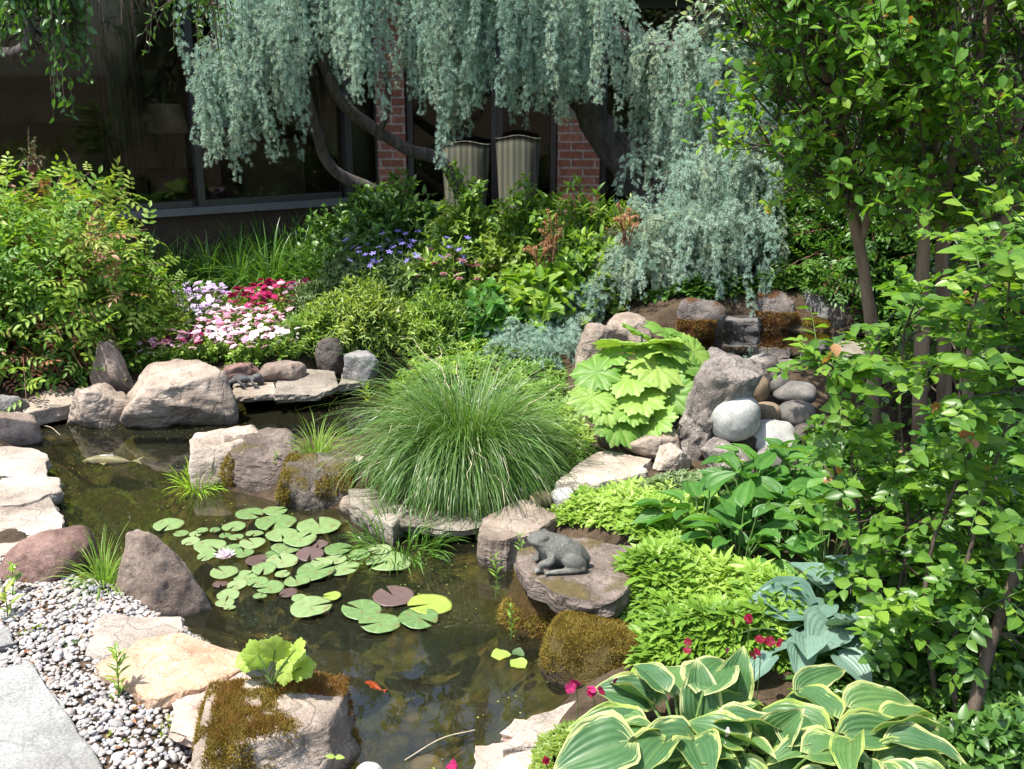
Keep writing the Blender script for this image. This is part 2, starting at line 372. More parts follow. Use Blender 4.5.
def bark_mat(name, c1, c2, sc=30, bump=.8):
    m, N, L, out = mat(name); tc = N('TexCoord'); mp = N('Mapping'); mp.inputs['Scale'].default_value = (1, 1, .22); L(tc.outputs['Object'], mp.inputs[0])
    n = N('TexNoise'); n.inputs['Scale'].default_value = sc; n.inputs['Detail'].default_value = 6; n.inputs['Roughness'].default_value = .7; L(mp.outputs[0], n.inputs['Vector'])
    r = ramp(N, [c1, c2], [.35, .66]); L(n.outputs[0], r.inputs[0]); p = N('BsdfPrincipled'); L(r.outputs[0], p.inputs['Base Color']); p.inputs['Roughness'].default_value = .9; p.inputs['Specular IOR Level'].default_value = .25
    b = N('Bump'); b.inputs['Strength'].default_value = bump; b.inputs['Distance'].default_value = .02; L(n.outputs[0], b.inputs['Height']); L(b.outputs[0], p.inputs['Normal']); L(p.outputs[0], out.inputs[0]); return m

def glass_like(name, tint, ior, rough, bumps=None, murk=None):
    m, N, L, out = mat(name); tr = N('BsdfTransparent'); tr.inputs[0].default_value = c4(tint); gl = N('BsdfGlossy'); gl.inputs['Roughness'].default_value = rough
    fr = N('Fresnel'); fr.inputs[0].default_value = ior; mx = N('MixShader')
    if bumps:
        tc = N('TexCoord'); mp = N('Mapping'); mp.inputs['Scale'].default_value = (1, .7, 1); L(tc.outputs['Object'], mp.inputs[0])
        n = N('TexNoise'); n.inputs['Scale'].default_value = bumps[0]; n.inputs['Detail'].default_value = 3; L(mp.outputs[0], n.inputs['Vector'])
        b = N('Bump'); b.inputs['Strength'].default_value = bumps[1]; b.inputs['Distance'].default_value = .02; L(n.outputs[0], b.inputs['Height']); L(b.outputs[0], gl.inputs['Normal']); L(b.outputs[0], fr.inputs['Normal'])
    body = tr.outputs[0]
    if murk:      # suspended silt: part of the light scatters back from the water itself
        df = N('BsdfDiffuse'); df.inputs[0].default_value = c4(murk[0]); m2 = N('MixShader'); m2.inputs[0].default_value = murk[1]; L(tr.outputs[0], m2.inputs[1]); L(df.outputs[0], m2.inputs[2]); body = m2.outputs[0]
    L(fr.outputs[0], mx.inputs[0]); L(body, mx.inputs[1]); L(gl.outputs[0], mx.inputs[2]); L(mx.outputs[0], out.inputs[0]); return m

# ------------------------------------------------------------------ material library
M = {}
M['soil'] = None
def ground_mat():
    m, N, L, out = mat('garden_soil'); geo = N('NewGeometry'); sp = N('SeparateXYZ'); L(geo.outputs['Position'], sp.inputs[0]); P = geo.outputs['Position']
    def noise(s, d=5, rg=.6):
        n = N('TexNoise'); n.inputs['Scale'].default_value = s; n.inputs['Detail'].default_value = d; n.inputs['Roughness'].default_value = rg; L(P, n.inputs['Vector']); return n.outputs[0]
    a = noise(9, 6, .7); r = ramp(N, [(.022, .015, .009), (.075, .052, .032), (.12, .095, .065)], [.3, .55, .8]); L(a, r.inputs[0])
    vo = N('TexVoronoi'); vo.inputs['Scale'].default_value = 15; L(P, vo.inputs['Vector'])
    hs = ramp(N, [(.045, .036, .012), (.15, .105, .035), (.085, .09, .028), (.055, .042, .02)]); sc = N('SeparateColor'); L(vo.outputs['Color'], sc.inputs[0]); L(sc.outputs[0], hs.inputs[0])
    sh = ramp(N, [(1, 1, 1), (.25, .25, .25)], [.35, .75]); L(mth(N, L, 'MULTIPLY', vo.outputs['Distance'], 1.2), sh.inputs[0])
    bedc = mixc(N, L, 1.0, hs.outputs[0], sh.outputs[0], 'MULTIPLY')
    al = ramp(N, [(0, 0, 0), (1, 1, 1)], [.46, .62]); L(noise(2.3, 5, .65), al.inputs[0]); alc = ramp(N, [(.05, .055, .012), (.12, .12, .03)], [.35, .65]); L(noise(26, 4, .7), alc.inputs[0])
    bedc = mixc(N, L, mth(N, L, 'MULTIPLY', al.outputs[0], .75), bedc, alc.outputs[0])
    f = N('MapRange'); f.inputs[1].default_value = -.005; f.inputs[2].default_value = -.04; L(sp.outputs[2], f.inputs[0])
    col = mixc(N, L, f.outputs[0], r.outputs[0], bedc)
    p = N('BsdfPrincipled'); L(col, p.inputs['Base Color']); p.inputs['Roughness'].default_value = .95; p.inputs['Specular IOR Level'].default_value = .2
    b = N('Bump'); b.inputs['Strength'].default_value = .8; b.inputs['Distance'].default_value = .02; L(mth(N, L, 'ADD', a, noise(60, 3)), b.inputs['Height']); L(b.outputs[0], p.inputs['Normal']); L(p.outputs[0], out.inputs[0]); return m
MOSS_O = ((.055, .035, .008), (.19, .10, .018)); MOSS_G = ((.06, .05, .01), (.20, .14, .03)); MOSS_Y = ((.07, .08, .01), (.26, .24, .03))
M['soil'] = ground_mat()
M['water'] = glass_like('pond_water', (.74, .74, .58), 1.6, .012, (5, .04), ((.062, .062, .034), .16))
M['glass'] = glass_like('tinted_window_glass', (.66, .64, .58), 1.45, .01)
M['r_tan'] = rock_mat('tan_grey_rock', (.20, .155, .12), (.38, .31, .25), (.48, .42, .35), 4, .5, stria=.6)
M['r_pale'] = rock_mat('pale_limestone', (.34, .27, .21), (.50, .43, .36), (.58, .52, .46), 4, .5, stria=.6)
M['r_brown'] = rock_mat('brown_granite', (.155, .115, .088), (.27, .21, .17), (.38, .31, .265), 9, .4)
M['r_red'] = rock_mat('red_brown_granite', (.15, .085, .068), (.23, .145, .12), (.34, .25, .21), 10, .4)
M['r_grey'] = rock_mat('grey_rock', (.13, .12, .115), (.27, .26, .25), (.42, .41, .40), 6, .6)
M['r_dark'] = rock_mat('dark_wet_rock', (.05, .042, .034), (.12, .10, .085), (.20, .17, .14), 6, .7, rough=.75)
M['r_gnarl'] = rock_mat('pitted_pinkish_rock', (.16, .14, .125), (.44, .385, .345), (.58, .53, .49), 9, .9, stria=0)
M['r_moss'] = rock_mat('mossy_brown_rock', (.085, .07, .055), (.17, .14, .115), (.28, .24, .20), 6, .7, MOSS_G, .69)
M['r_orange'] = rock_mat('orange_moss_rock', (.10, .085, .075), (.24, .205, .185), (.34, .29, .26), 6, .8, ((.09, .035, .01), (.22, .095, .025)), .66)
M['r_ymoss'] = rock_mat('yellow_moss_rock', (.05, .045, .03), (.10, .09, .06), (.15, .14, .1), 6, .7, MOSS_Y, .5)
M['r_mcush'] = rock_mat('moss_cushion_rock', (.06, .045, .03), (.12, .095, .07), (.2, .16, .12), 6, .8, ((.085, .065, .012), (.22, .155, .04)), .40)
M['r_frog'] = rock_mat('flat_brown_slab', (.11, .088, .07), (.24, .19, .16), (.40, .30, .25), 6, .7, ((.11, .085, .03), (.20, .15, .06)), .72, stria=1)
M['r_undermoss'] = rock_mat('mossy_bank_rock', (.045, .03, .014), (.11, .075, .03), (.17, .11, .05), 7, 1.0, ((.06, .055, .012), (.20, .10, .015)), .42)
M['p_blue'] = rock_mat('smooth_bluegrey_boulder', (.33, .335, .32), (.44, .435, .40), (.52, .51, .48), 9, .15, wet=False, rough=.7)
M['p_tan'] = rock_mat('smooth_tan_cobble', (.17, .125, .08), (.27, .205, .135), (.34, .27, .19), 12, .15, wet=False, rough=.75)
M['p_grey'] = rock_mat('smooth_grey_cobble', (.12, .115, .105), (.22, .205, .185), (.31, .29, .26), 11, .2, wet=False, rough=.75)
M['p_white'] = rock_mat('smooth_white_stone', (.38, .36, .33), (.50, .48, .45), (.58, .56, .53), 14, .12, wet=False)
M['s_white'] = rock_mat('white_flagstone', (.30, .245, .195), (.47, .415, .355), (.54, .50, .45), 4, .5, stria=.8)
M['s_orange'] = rock_mat('orange_flagstone', (.40, .235, .14), (.50, .37, .26), (.62, .57, .50), 5, .4, stria=.6)
M['s_pink'] = rock_mat('pinkish_flagstone', (.43, .31, .25), (.50, .40, .33), (.58, .51, .45), 5, .3)
M['s_grey'] = rock_mat('smooth_grey_paving_slab', (.22, .22, .205), (.29, .29, .275), (.34, .335, .32), 3, .15, wet=False)
M['s_ledge'] = rock_mat('grey_tan_ledge', (.21, .18, .14), (.35, .31, .255), (.44, .40, .34), 5, .6, stria=1)
def pebble_mat():
    m, N, L, out = mat('white_grey_gravel'); at = N('Attribute', attribute_name='leaf'); sep = N('SeparateColor'); L(at.outputs['Color'], sep.inputs[0])
    r = ramp(N, [(.34, .30, .265), (.42, .40, .37), (.25, .25, .26), (.47, .44, .41), (.31, .25, .21), (.38, .345, .315), (.22, .21, .205), (.42, .37, .335)]); L(sep.outputs[2], r.inputs[0])
    tc = N('TexCoord'); n = N('TexNoise'); n.inputs['Scale'].default_value = 120; L(tc.outputs['Object'], n.inputs['Vector'])
    rr = ramp(N, [(.75, .75, .75), (1.15, 1.15, 1.15)], [.35, .65]); L(n.outputs[0], rr.inputs[0])
    p = N('BsdfPrincipled'); L(mixc(N, L, 1.0, r.outputs[0], rr.outputs[0], 'MULTIPLY'), p.inputs['Base Color']); p.inputs['Roughness'].default_value = .75; L(p.outputs[0], out.inputs[0]); return m
M['pebble'] = pebble_mat()
def brick_mat():
    m, N, L, out = mat('red_brick'); tc = N('TexCoord'); sp = N('SeparateXYZ'); L(tc.outputs['Object'], sp.inputs[0]); cb = N('CombineXYZ')
    L(mth(N, L, 'ADD', sp.outputs[0], sp.outputs[1]), cb.inputs[0]); L(sp.outputs[2], cb.inputs[1])
    b = N('TexBrick'); L(cb.outputs[0], b.inputs['Vector']); b.inputs['Color1'].default_value = (.19, .068, .042, 1); b.inputs['Color2'].default_value = (.27, .115, .072, 1); b.inputs['Mortar'].default_value = (.28, .25, .22, 1)
    b.inputs['Scale'].default_value = 1; b.inputs['Brick Width'].default_value = .21; b.inputs['Row Height'].default_value = .075; b.inputs['Mortar Size'].default_value = .008
    n = N('TexNoise'); n.inputs['Scale'].default_value = 45; L(tc.outputs['Object'], n.inputs['Vector']); rr = ramp(N, [(.65, .65, .65), (1.25, 1.25, 1.25)], [.3, .7]); L(n.outputs[0], rr.inputs[0])
    p = N('BsdfPrincipled'); L(mixc(N, L, 1.0, b.outputs['Color'], rr.outputs[0], 'MULTIPLY'), p.inputs['Base Color']); p.inputs['Roughness'].default_value = .9
    bp = N('Bump'); bp.inputs['Strength'].default_value = .6; bp.inputs['Distance'].default_value = .01; bp.invert = True; L(b.outputs['Fac'], bp.inputs['Height']); L(bp.outputs[0], p.inputs['Normal']); L(p.outputs[0], out.inputs[0]); return m
M['brick'] = brick_mat()
M['bronze'] = plain('dark_bronze_metal', (.035, .033, .031), .4, .15, 8, .03)
M['sillm'] = plain('weathered_grey_sill', (.10, .105, .11), .5, .2, 8, .05)
M['lowwall'] = plain('brown_panel_wall', (.05, .028, .02), .8, .2, 6, .1)
M['soffit'] = plain('brown_soffit_boards', (.045, .036, .03), .8, .2, 6, .1, stretch=(1, 12, 1))
M['inwall'] = plain('dim_beige_wall', (.30, .26, .20), .9, .1, 3, .02)
M['carpet'] = plain('brown_carpet', (.06, .045, .035), .95, .2, 40, .1)
M['curtain'] = plain('beige_curtain', (.20, .185, .15), .9, .1, 5, .1)
M['shade'] = plain('cream_lampshade', (.82, .77, .66), .8, .05, 5, .02)
M['wood'] = plain('dark_wood', (.07, .04, .022), .5, .3, 9, .1, stretch=(1, 1, 8))
M['sofa'] = plain('grey_upholstery', (.42, .38, .31), .95, .15, 30, .1)
M['print'] = plain('faded_landscape_print', (.30, .28, .22), .6, .5, 4, .0)
def stripe_mat():
    m, N, L, out = mat('striped_chair_fabric'); tc = N('TexCoord'); sp = N('SeparateXYZ'); L(tc.outputs['Object'], sp.inputs[0])
    f = mth(N, L, 'FRACT', mth(N, L, 'MULTIPLY', sp.outputs[0], 10)); r = ramp(N, [(.06, .06, .04), (.115, .11, .075), (.045, .052, .036), (.095, .092, .062)], [0, .3, .55, .8], 'CONSTANT'); L(f, r.inputs[0])
    p = N('BsdfPrincipled'); L(r.outputs[0], p.inputs['Base Color']); p.inputs['Roughness'].default_value = .85; L(p.outputs[0], out.inputs[0]); return m
M['stripe'] = stripe_mat()
M['bark_cedar'] = bark_mat('grey_cedar_bark', (.035, .030, .027), (.12, .105, .095), 26)
M['bark_crape'] = bark_mat('smooth_tan_bark', (.13, .085, .055), (.27, .19, .13), 14, .3)
M['bark_twig'] = bark_mat('brown_twig', (.05, .037, .028), (.12, .09, .066), 30, .5)
M['stem_green'] = plain('green_stem', (.08, .15, .03), .5, .3, 30)
M['stem_red'] = plain('reddish_stem', (.16, .06, .04), .5, .3, 30)
M['cedar'] = leaf_mat('blue_cedar_needles', [(.17, .28, .235), (.27, .40, .34), (.37, .50, .43), (.43, .50, .36)], .15, .5, .4, 0)
M['nandina'] = leaf_mat('nandina_leaf', [(.08, .19, .03), (.13, .26, .037), (.20, .33, .043), (.27, .38, .06), (.31, .36, .075)], .38, .45, .35)
M['nandina_red'] = leaf_mat('red_nandina_leaf', [(.22, .07, .04), (.32, .14, .08), (.20, .13, .04)], .3, .45)
M['nandina_dk'] = leaf_mat('shaded_nandina_leaf', [(.04, .11, .02), (.07, .17, .025), (.12, .24, .03)], .4, .4)  # darker copy of the nandina greens, shade put into the colour
M['crape'] = leaf_mat('crape_myrtle_leaf', [(.06, .16, .02), (.10, .23, .025), (.16, .30, .03), (.25, .38, .04)], .5, .42, .35, .2)
M['crape_new'] = leaf_mat('reddish_new_leaf', [(.34, .22, .04), (.38, .16, .05), (.28, .32, .04), (.25, .33, .04)], .45, .4, .3)
M['fore'] = leaf_mat('glossy_shrub_leaf', [(.045, .12, .02), (.085, .19, .025), (.14, .27, .03), (.21, .34, .04)], .45, .36, .4, .25)
M['fore_red'] = leaf_mat('coppery_shrub_leaf', [(.38, .12, .05), (.42, .22, .10), (.30, .14, .07)], .4, .35)
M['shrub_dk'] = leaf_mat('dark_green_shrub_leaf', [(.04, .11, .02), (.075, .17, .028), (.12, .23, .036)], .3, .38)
M['shrub_md'] = leaf_mat('mid_green_shrub_leaf', [(.085, .18, .022), (.14, .26, .033), (.22, .34, .045), (.29, .40, .065)], .36, .4)
M['shrub_lt'] = leaf_mat('yellow_green_shrub_leaf', [(.14, .22, .03), (.22, .30, .04), (.30, .37, .06)], .36, .42)
M['grey_shrub'] = leaf_mat('greyish_green_leaf', [(.08, .14, .05), (.13, .20, .07), (.18, .25, .10)], .3, .5)
M['dogwood'] = leaf_mat('pale_dogwood_leaf', [(.10, .19, .06), (.30, .38, .26), (.42, .48, .40)], .3, .35)
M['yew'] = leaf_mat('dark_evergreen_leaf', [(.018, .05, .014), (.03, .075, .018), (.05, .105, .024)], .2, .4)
M['weeper'] = leaf_mat('weeping_tree_leaf', [(.035, .10, .02), (.06, .15, .03), (.10, .22, .035)], .38, .33)
M['grass'] = leaf_mat('fountain_grass_blade', [(.05, .12, .02), (.085, .18, .03), (.14, .25, .06), (.27, .36, .17)], .32, .38, .5, .3, vein_col=(.4, .5, .25))
M['lirio'] = leaf_mat('lilyturf_blade', [(.05, .13, .02), (.09, .20, .028), (.14, .27, .04)], .3, .4, .5, 0)
M['pond_grass'] = leaf_mat('bright_grass_blade', [(.14, .26, .03), (.22, .35, .05)], .35, .45, .4, 0)
M['umbrella'] = leaf_mat('umbrella_plant_leaf', [(.10, .22, .03), (.15, .29, .045), (.21, .35, .06), (.28, .40, .09)], .3, .5, .35, .45, vsc=18)
M['pachy'] = leaf_mat('groundcover_leaf', [(.11, .22, .025), (.17, .30, .035), (.25, .38, .055), (.34, .45, .11)], .32, .45, .35)
M['broad'] = leaf_mat('broad_green_leaf', [(.045, .14, .025), (.07, .19, .03), (.11, .25, .04)], .36, .45, .35, .2, side_veins=4)
M['bluehosta'] = leaf_mat('blue_hosta_leaf', [(.09, .17, .13), (.13, .22, .17), (.17, .26, .20)], .22, .45, .4, .1, side_veins=9)
M['varhosta'] = leaf_mat('variegated_hosta_leaf', [(.05, .125, .05), (.075, .165, .055), (.11, .21, .06)], .3, .42, .4, .12, margin=[(.40, .46, .13), (.54, .54, .26), (.32, .42, .08)], side_veins=9)
M['heuch'] = leaf_mat('chartreuse_leaf', [(.25, .37, .05), (.32, .42, .08)], .35, .5, .3, .4, vsc=16)
M['lily'] = leaf_mat('lily_pad_green', [(.10, .18, .055), (.145, .235, .08), (.19, .275, .105), (.23, .30, .13)], .1, .38, .5, .35, vsc=6, vein_col=(.34, .42, .2), spots=22)
M['lily_p'] = leaf_mat('lily_pad_purple', [(.085, .055, .045), (.13, .085, .075)], .05, .4, .5, 0)
M['lily_y'] = leaf_mat('lily_pad_yellow', [(.24, .32, .06), (.30, .37, .07)], .1, .4, .5, 0)
M['petal_w'] = leaf_mat('white_pink_petal', [(.85, .80, .80), (.82, .68, .72)], .25, .5, .3, 0, tcol=(1, 1, 1))
def petals(name, cols, centre): return leaf_mat(name, cols, .3, .55, .25, 0, tcol=(1, .9, .95))
M['f_pink'] = petals('pink_petal', [(.72, .16, .30), (.78, .38, .50), (.80, .55, .62)], 0)
M['f_white'] = petals('whitish_pink_petal', [(.82, .66, .72), (.86, .78, .80), (.80, .50, .62)], 0)
M['f_mag'] = petals('magenta_petal', [(.32, .010, .065), (.44, .022, .12), (.54, .06, .20)], 0)
M['f_lil'] = petals('lilac_petal', [(.40, .26, .55), (.55, .42, .66), (.66, .54, .72)], 0)
M['f_dred'] = petals('dark_red_petal', [(.15, .004, .016), (.26, .010, .035)], 0)
M['f_blue'] = petals('violet_blue_petal', [(.20, .16, .55), (.34, .28, .66)], 0)
M['f_yel'] = petals('yellow_centre', [(.75, .55, .08), (.7, .45, .05)], 0)
M['astilbe'] = leaf_mat('rusty_plume', [(.40, .20, .10), (.50, .30, .18), (.36, .15, .09)], .25, .7, .2, 0)
M['moss'] = leaf_mat('moss_tip', [(.10, .07, .012), (.20, .14, .026), (.29, .21, .05), (.15, .135, .03)], .25, .8, .1, 0)
M['moss_red'] = leaf_mat('rusty_moss_stalk', [(.17, .07, .02), (.25, .13, .035), (.20, .15, .03)], .25, .7, .2, 0)
M['algae'] = leaf_mat('bright_algae', [(.16, .30, .01), (.28, .42, .03)], .3, .6, .3, 0)
M['frog'] = rock_mat('weathered_grey_green_bronze', (.12, .122, .105), (.235, .235, .205), (.36, .35, .31), 12, .6, wet=False, rough=.6)
M['frog_dk'] = rock_mat('dark_weathered_metal', (.05, .05, .05), (.11, .11, .115), (.2, .2, .2), 14, .3, wet=False, rough=.5)
M['fish'] = plain('orange_red_fish', (.62, .08, .02), .35, .15, 20, .05)
M['fish_w'] = plain('pale_grey_fish', (.52, .48, .42), .4, .2, 14, .05)
M['drystem'] = plain('dry_straw', (.42, .36, .24), .7, .2, 20, .05)

# ------------------------------------------------------------------ setting: ground, water
def axis(lo, hi, step, far):
    a = np.arange(lo, hi+step/2, step); g = step*1.35**np.arange(1, 40); g = np.cumsum(g); g = g[g < far]; g = np.append(g, far)
    return np.concatenate([lo-g[::-1], a, hi+g])
gx = axis(-4.6, 4.6, .035, 900); gy = axis(1.2, 10.5, .035, 900)
X, Y = np.meshgrid(gx, gy); Z = gz(X.ravel(), Y.ravel())
m = MB(); m.add(np.stack([X.ravel(), Y.ravel(), Z], 1), grid_faces(len(gy), len(gx)))
g_ = m.build('ground', M['soil']); tag(g_, 'dark mulched soil of the garden bed', 'ground', kind='structure')
x0, y0 = POND.min(0)-.12; x1, y1 = POND.max(0)+.12
m = MB(); xs = np.linspace(x0, x1, 30); ys = np.linspace(y0, y1, 30); XX, YY = np.meshgrid(xs, ys)
m.add(np.stack([XX.ravel(), YY.ravel(), XX.ravel()*0], 1), grid_faces(30, 30)); tag(m.build('pond_water', M['water']), 'still dark pond water', 'water', kind='structure')
m = MB(); th = np.linspace(0, 2*math.pi, 40, endpoint=False); rr = np.array([.02, .5, 1.0])
v = np.array([[UPC[0]+UPR[0]*r*1.05*math.cos(t), UPC[1]+UPR[1]*r*1.05*math.sin(t), UPZ] for r in rr for t in th]); m.add(v, grid_faces(3, 40, True)); tag(m.build('upper_pool_water', M['water']), 'small upper pool behind the rock pile', 'water', kind='structure')

# ------------------------------------------------------------------ rocks
_ico = {}
def ico(n):
    if n not in _ico:
        b = bmesh.new(); bmesh.ops.create_icosphere(b, subdivisions=n, radius=1); b.verts.ensure_lookup_table()
        _ico[n] = (np.array([v.co for v in b.verts]), np.array([[v.index for v in f.verts] for f in b.faces])); b.free()
    return _ico[n]
def rock_shape(size, seed, kind='angular', sub=5, rough=1.0, taper=0, shift=0):
    """unit directions pushed out to a cut polyhedron (angular) or a soft lump (round), then broken up with noise"""
    V, Fc = ico(sub); g = np.random.default_rng(seed)
    if kind == 'round':
        r = 1/(np.abs(V)**2.3).sum(1)**(1/2.3); P = V*r[:, None]*(1+.10*vn(V*1.1+seed)[:, None])
    else:
        n = g.normal(size=(9 if kind in ('angular', 'flat') else 17, 3)); n[:, 2] *= .75; n = nrm(n); d = g.uniform(.62, 1.0, len(n))
        ex = np.array([[0, 0, 1], [0, 0, -1], [1, .1, .1], [-1, .1, .15], [.1, -1, .15], [0, 1, .1]]); ed = np.array([.8, .8, .95, .95, .9, .95])
        if kind == 'flat': ex[0] = [.06*g.normal(), -.05, 1]; ed[0] = .55
        n = np.vstack([n, nrm(ex)]); d = np.append(d, ed)
        q = np.maximum(V@n.T, 1e-3)/d; k = 30 if kind != 'soft' else 8; P = V/((q**k).sum(1)**(1/k))[:, None]
    P = P-(P.max(0)+P.min(0))/2; P = P/(P.max(0)-P.min(0))
    if taper:
        q = (P[:, 2:3]+.5); P = P*np.hstack([1-taper*q, 1-taper*q, q*0+1])+np.hstack([shift*q, 0*q, 0*q])
    P = P*np.array(size); sc = max(size); dr = nrm(P)
    if kind == 'round': P = P+dr*(sc*.012*fbm(P/sc*5+seed*3.1, 3))[:, None]
    else:
        q = P/sc*3.2+seed*7.7
        P = P+dr*(rough*sc*(.05*fbm(q*.7, 5, .48)-.022*np.abs(fbm(q*1.7+9, 4, .5))))[:, None]
        P = P+np.stack([fbm(q+50, 4), fbm(q+80, 4), fbm(q+110, 4)], 1)*sc*.016*rough
    return P, Fc
ROCKS = {}
def rock(name, label, px, z, m, kind='angular', dr=.8, seed=1, sub=5, group='rocks around the pond', rough=1.0, bury=.18, rot=0, hz=None, cat='rock', tilt=0, taper=0, shift=0):
    """a rock whose outline fills the pixel box px=(x0,y0,x1,y1) when its foot stands at height z"""
    x0, y0, x1, y1 = px; cx = (x0+x1)/2; Fp = atz(cx, y1, z); k = mpp(Fp); w = (x1-x0)*k; w *= 1+.5*w*dr/ max(Fp[1], 1)*.9
    dep = w*dr; dirn = np.array([Fp[0], Fp[1], 0]); dirn /= np.linalg.norm(dirn); C = Fp+dirn*dep*.42
    top = aty(cx, y0, C[1]+dep*(.36 if kind == 'flat' else .14))[2]; h = max(.04, top-z) if hz is None else hz
    P, Fc = rock_shape((w, dep, h*(1+bury)), seed, kind, sub, rough, taper, shift)
    a = math.atan2(-dirn[0], dirn[1])+rot; 
    if tilt: c, s = math.cos(tilt), math.sin(tilt); P = P@np.array([[c, 0, s], [0, 1, 0], [-s, 0, c]]).T
    c, s = math.cos(a), math.sin(a); P = P@np.array([[c, s, 0], [-s, c, 0], [0, 0, 1]])
    P[:, 2] += h*(1+bury)/2-h*bury
    b = MB(); loc = (C[0], C[1], z); b.add(P+np.array(loc), Fc); o = b.build(name, M[m], loc=loc); tag(o, label, cat, group)
    ROCKS[label] = (P+np.array(loc), Fc); return o
def slab(name, label, pts, z, th, m, seed=1, group='flagstones and ledges', cat='flagstone', jit=.012, tilt=(0, 0)):
    """a flat stone: its top outline drawn through pixels on the plane z, then given thickness and broken edges"""
    p = np.array([atz(a, b, z)[:2] for a, b in pts]); c = p.mean(0); g = np.random.default_rng(seed)
    q = np.vstack([p, p[:1]]); L_ = np.append(0, np.cumsum(np.hypot(*np.diff(q, axis=0).T))); n = 90; t = np.linspace(0, L_[-1], n, endpoint=False)
    o = np.stack([np.interp(t, L_, q[:, 0]), np.interp(t, L_, q[:, 1])], 1); sc = L_[-1]/6
    s3 = np.column_stack([o, np.full(n, seed*3.3)])
    out = nrm(o-c); o = o+out*(jit*fbm(s3*6, 4)*1.6)[:, None]
    V = []; rings = [(1.0-.10, -1.0, 0), (.97, -.97, 0), (1.0, -.6, 1), (1.005, -.3, 1), (.995, -.06, .5), (.975, 0, 0)]+[(r, 0, 0) for r in (.93, .86, .76, .64, .5, .36, .22, .1, .002)]
    for r, zz, j in rings:
        xy = c+(o-c)*r; w3 = np.column_stack([xy*9, np.full(n, zz*4+seed)])
        xy = xy+out*(j*.012*fbm(w3*2, 3))[:, None]
        hz = z+zz*th+(xy-c)@np.array(tilt)+(.011*fbm(np.column_stack([xy*3.5, np.full(n, seed*1.7)]), 4) if zz > -.2 else 0)*min(1, th/.05)
        V.append(np.column_stack([xy, hz]))
    b = MB(); b.add(np.concatenate(V), grid_faces(len(rings), n, True)); loc = (c[0], c[1], z-th)
    # close the bottom with a fan ring
    b.add(np.concatenate([V[0], np.array([[c[0], c[1], z-th]])]), np.array([[(i+1) % n, i, n] for i in range(n)]))
    ob = b.build(name, M[m], loc=loc, smooth=False); return tag(ob, label, cat, group)

GR = 'rocks edging the pond'
# far bank
rock('boulder', 'brown cone-shaped boulder standing upright before the nandina bush', (87, 337, 143, 396), .10, 'r_brown', 'angular', .8, 3, group=GR, rough=.7, taper=.72, shift=-.06)
rock('boulder', 'wide pale broken boulder in front of the pink flower bed', (126, 367, 237, 433), -.03, 'r_tan', 'angular', .75, 23, group=GR, rough=1.0, sub=6, tilt=-.1)
rock('boulder', 'low blocky tan boulder joined to the left of the wide pale one', (68, 384, 142, 431), -.03, 'r_tan', 'angular', .7, 8, group=GR, sub=6)
slab('ledge_stone', 'long tan ledge stone at the foot of the nandina bush', [(24, 414), (80, 402), (88, 388), (60, 388), (20, 398)], .11, .09, 'r_pale', 4, cat='ledge')
rock('boulder', 'rounded brown rock at the left edge above the white flagstones', (-30, 411, 43, 449), .0, 'r_brown', 'soft', .8, 6, group=GR)
rock('boulder', 'small grey stone at the left edge under the nandina bush', (-12, 393, 27, 417), .08, 'r_grey', 'soft', .8, 61, group=GR)
slab('ledge_stone', 'pale ledge stone carrying the dark lizard statue', [(232, 397), (275, 393), (277, 379), (270, 372), (234, 380)], .12, .045, 'r_pale', 5, cat='ledge')
slab('ledge_stone', 'broad grey ledge stone overhanging the back of the pond', [(275, 395), (318, 393), (338, 384), (336, 373), (310, 370), (275, 374)], .125, .05, 's_ledge', 7, cat='ledge')
slab('ledge_stone', 'small dark ledge stone at the right end of the back ledge', [(338, 385), (360, 382), (364, 374), (340, 372)], .10, .05, 's_ledge', 9, cat='ledge')
rock('boulder', 'reddish rock behind the lizard statue', (222, 364, 262, 384), .11, 'r_red', 'angular', .6, 13, group=GR)
rock('boulder', 'grey-brown rock behind the broad ledge stone', (256, 360, 308, 382), .12, 'r_brown', 'soft', .6, 15, group=GR)
rock('boulder', 'pitted black and white rock under the yellow-green shrub', (343, 352, 380, 384), .08, 'r_grey', 'angular', .8, 17, group=GR)
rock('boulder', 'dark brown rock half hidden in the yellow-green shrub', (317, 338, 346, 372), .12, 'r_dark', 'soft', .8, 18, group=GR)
rock('boulder', 'shaded brown rock behind the big grass clump', (420, 312, 452, 338), .22, 'r_brown', 'soft', .8, 19, group=GR)
# spit of rocks in the middle of the pond
rock('boulder', 'white-topped rock at the tip of the spit in the pond', (192, 425, 270, 494), -.05, 'r_pale', 'flat', .9, 33, group=GR, sub=6, tilt=-.18, rough=.9)
rock('boulder', 'flat grey rock between the white-topped rock and mossy rock', (226, 430, 312, 502), -.05, 'r_frog', 'flat', 1.0, 26, group=GR, sub=6, tilt=-.10)
rock('boulder', 'dark mossy rock at the back of the lily pads', (272, 453, 358, 518), -.05, 'r_moss', 'flat', .85, 25, group=GR, sub=6, rough=.9)
slab('ledge_stone', 'cream stone between mossy rock and grass clump', [(308, 468), (352, 472), (362, 458), (330, 452), (308, 456)], .12, .15, 'r_pale', 11, cat='ledge')
rock('boulder', 'small tan stone beside the mossy rock', (340, 496, 372, 522), -.05, 'r_tan', 'soft', .7, 27, group=GR)
slab('ledge_stone', 'long grey ledge under the left of the grass clump', [(350, 505), (392, 527), (408, 512), (375, 488), (350, 490)], .09, .14, 's_ledge', 13, cat='ledge')
slab('ledge_stone', 'grey ledge stone under the front of the grass clump', [(398, 521), (440, 529), (492, 522), (512, 503), (470, 490), (408, 498)], .085, .05, 's_ledge', 15, cat='ledge')
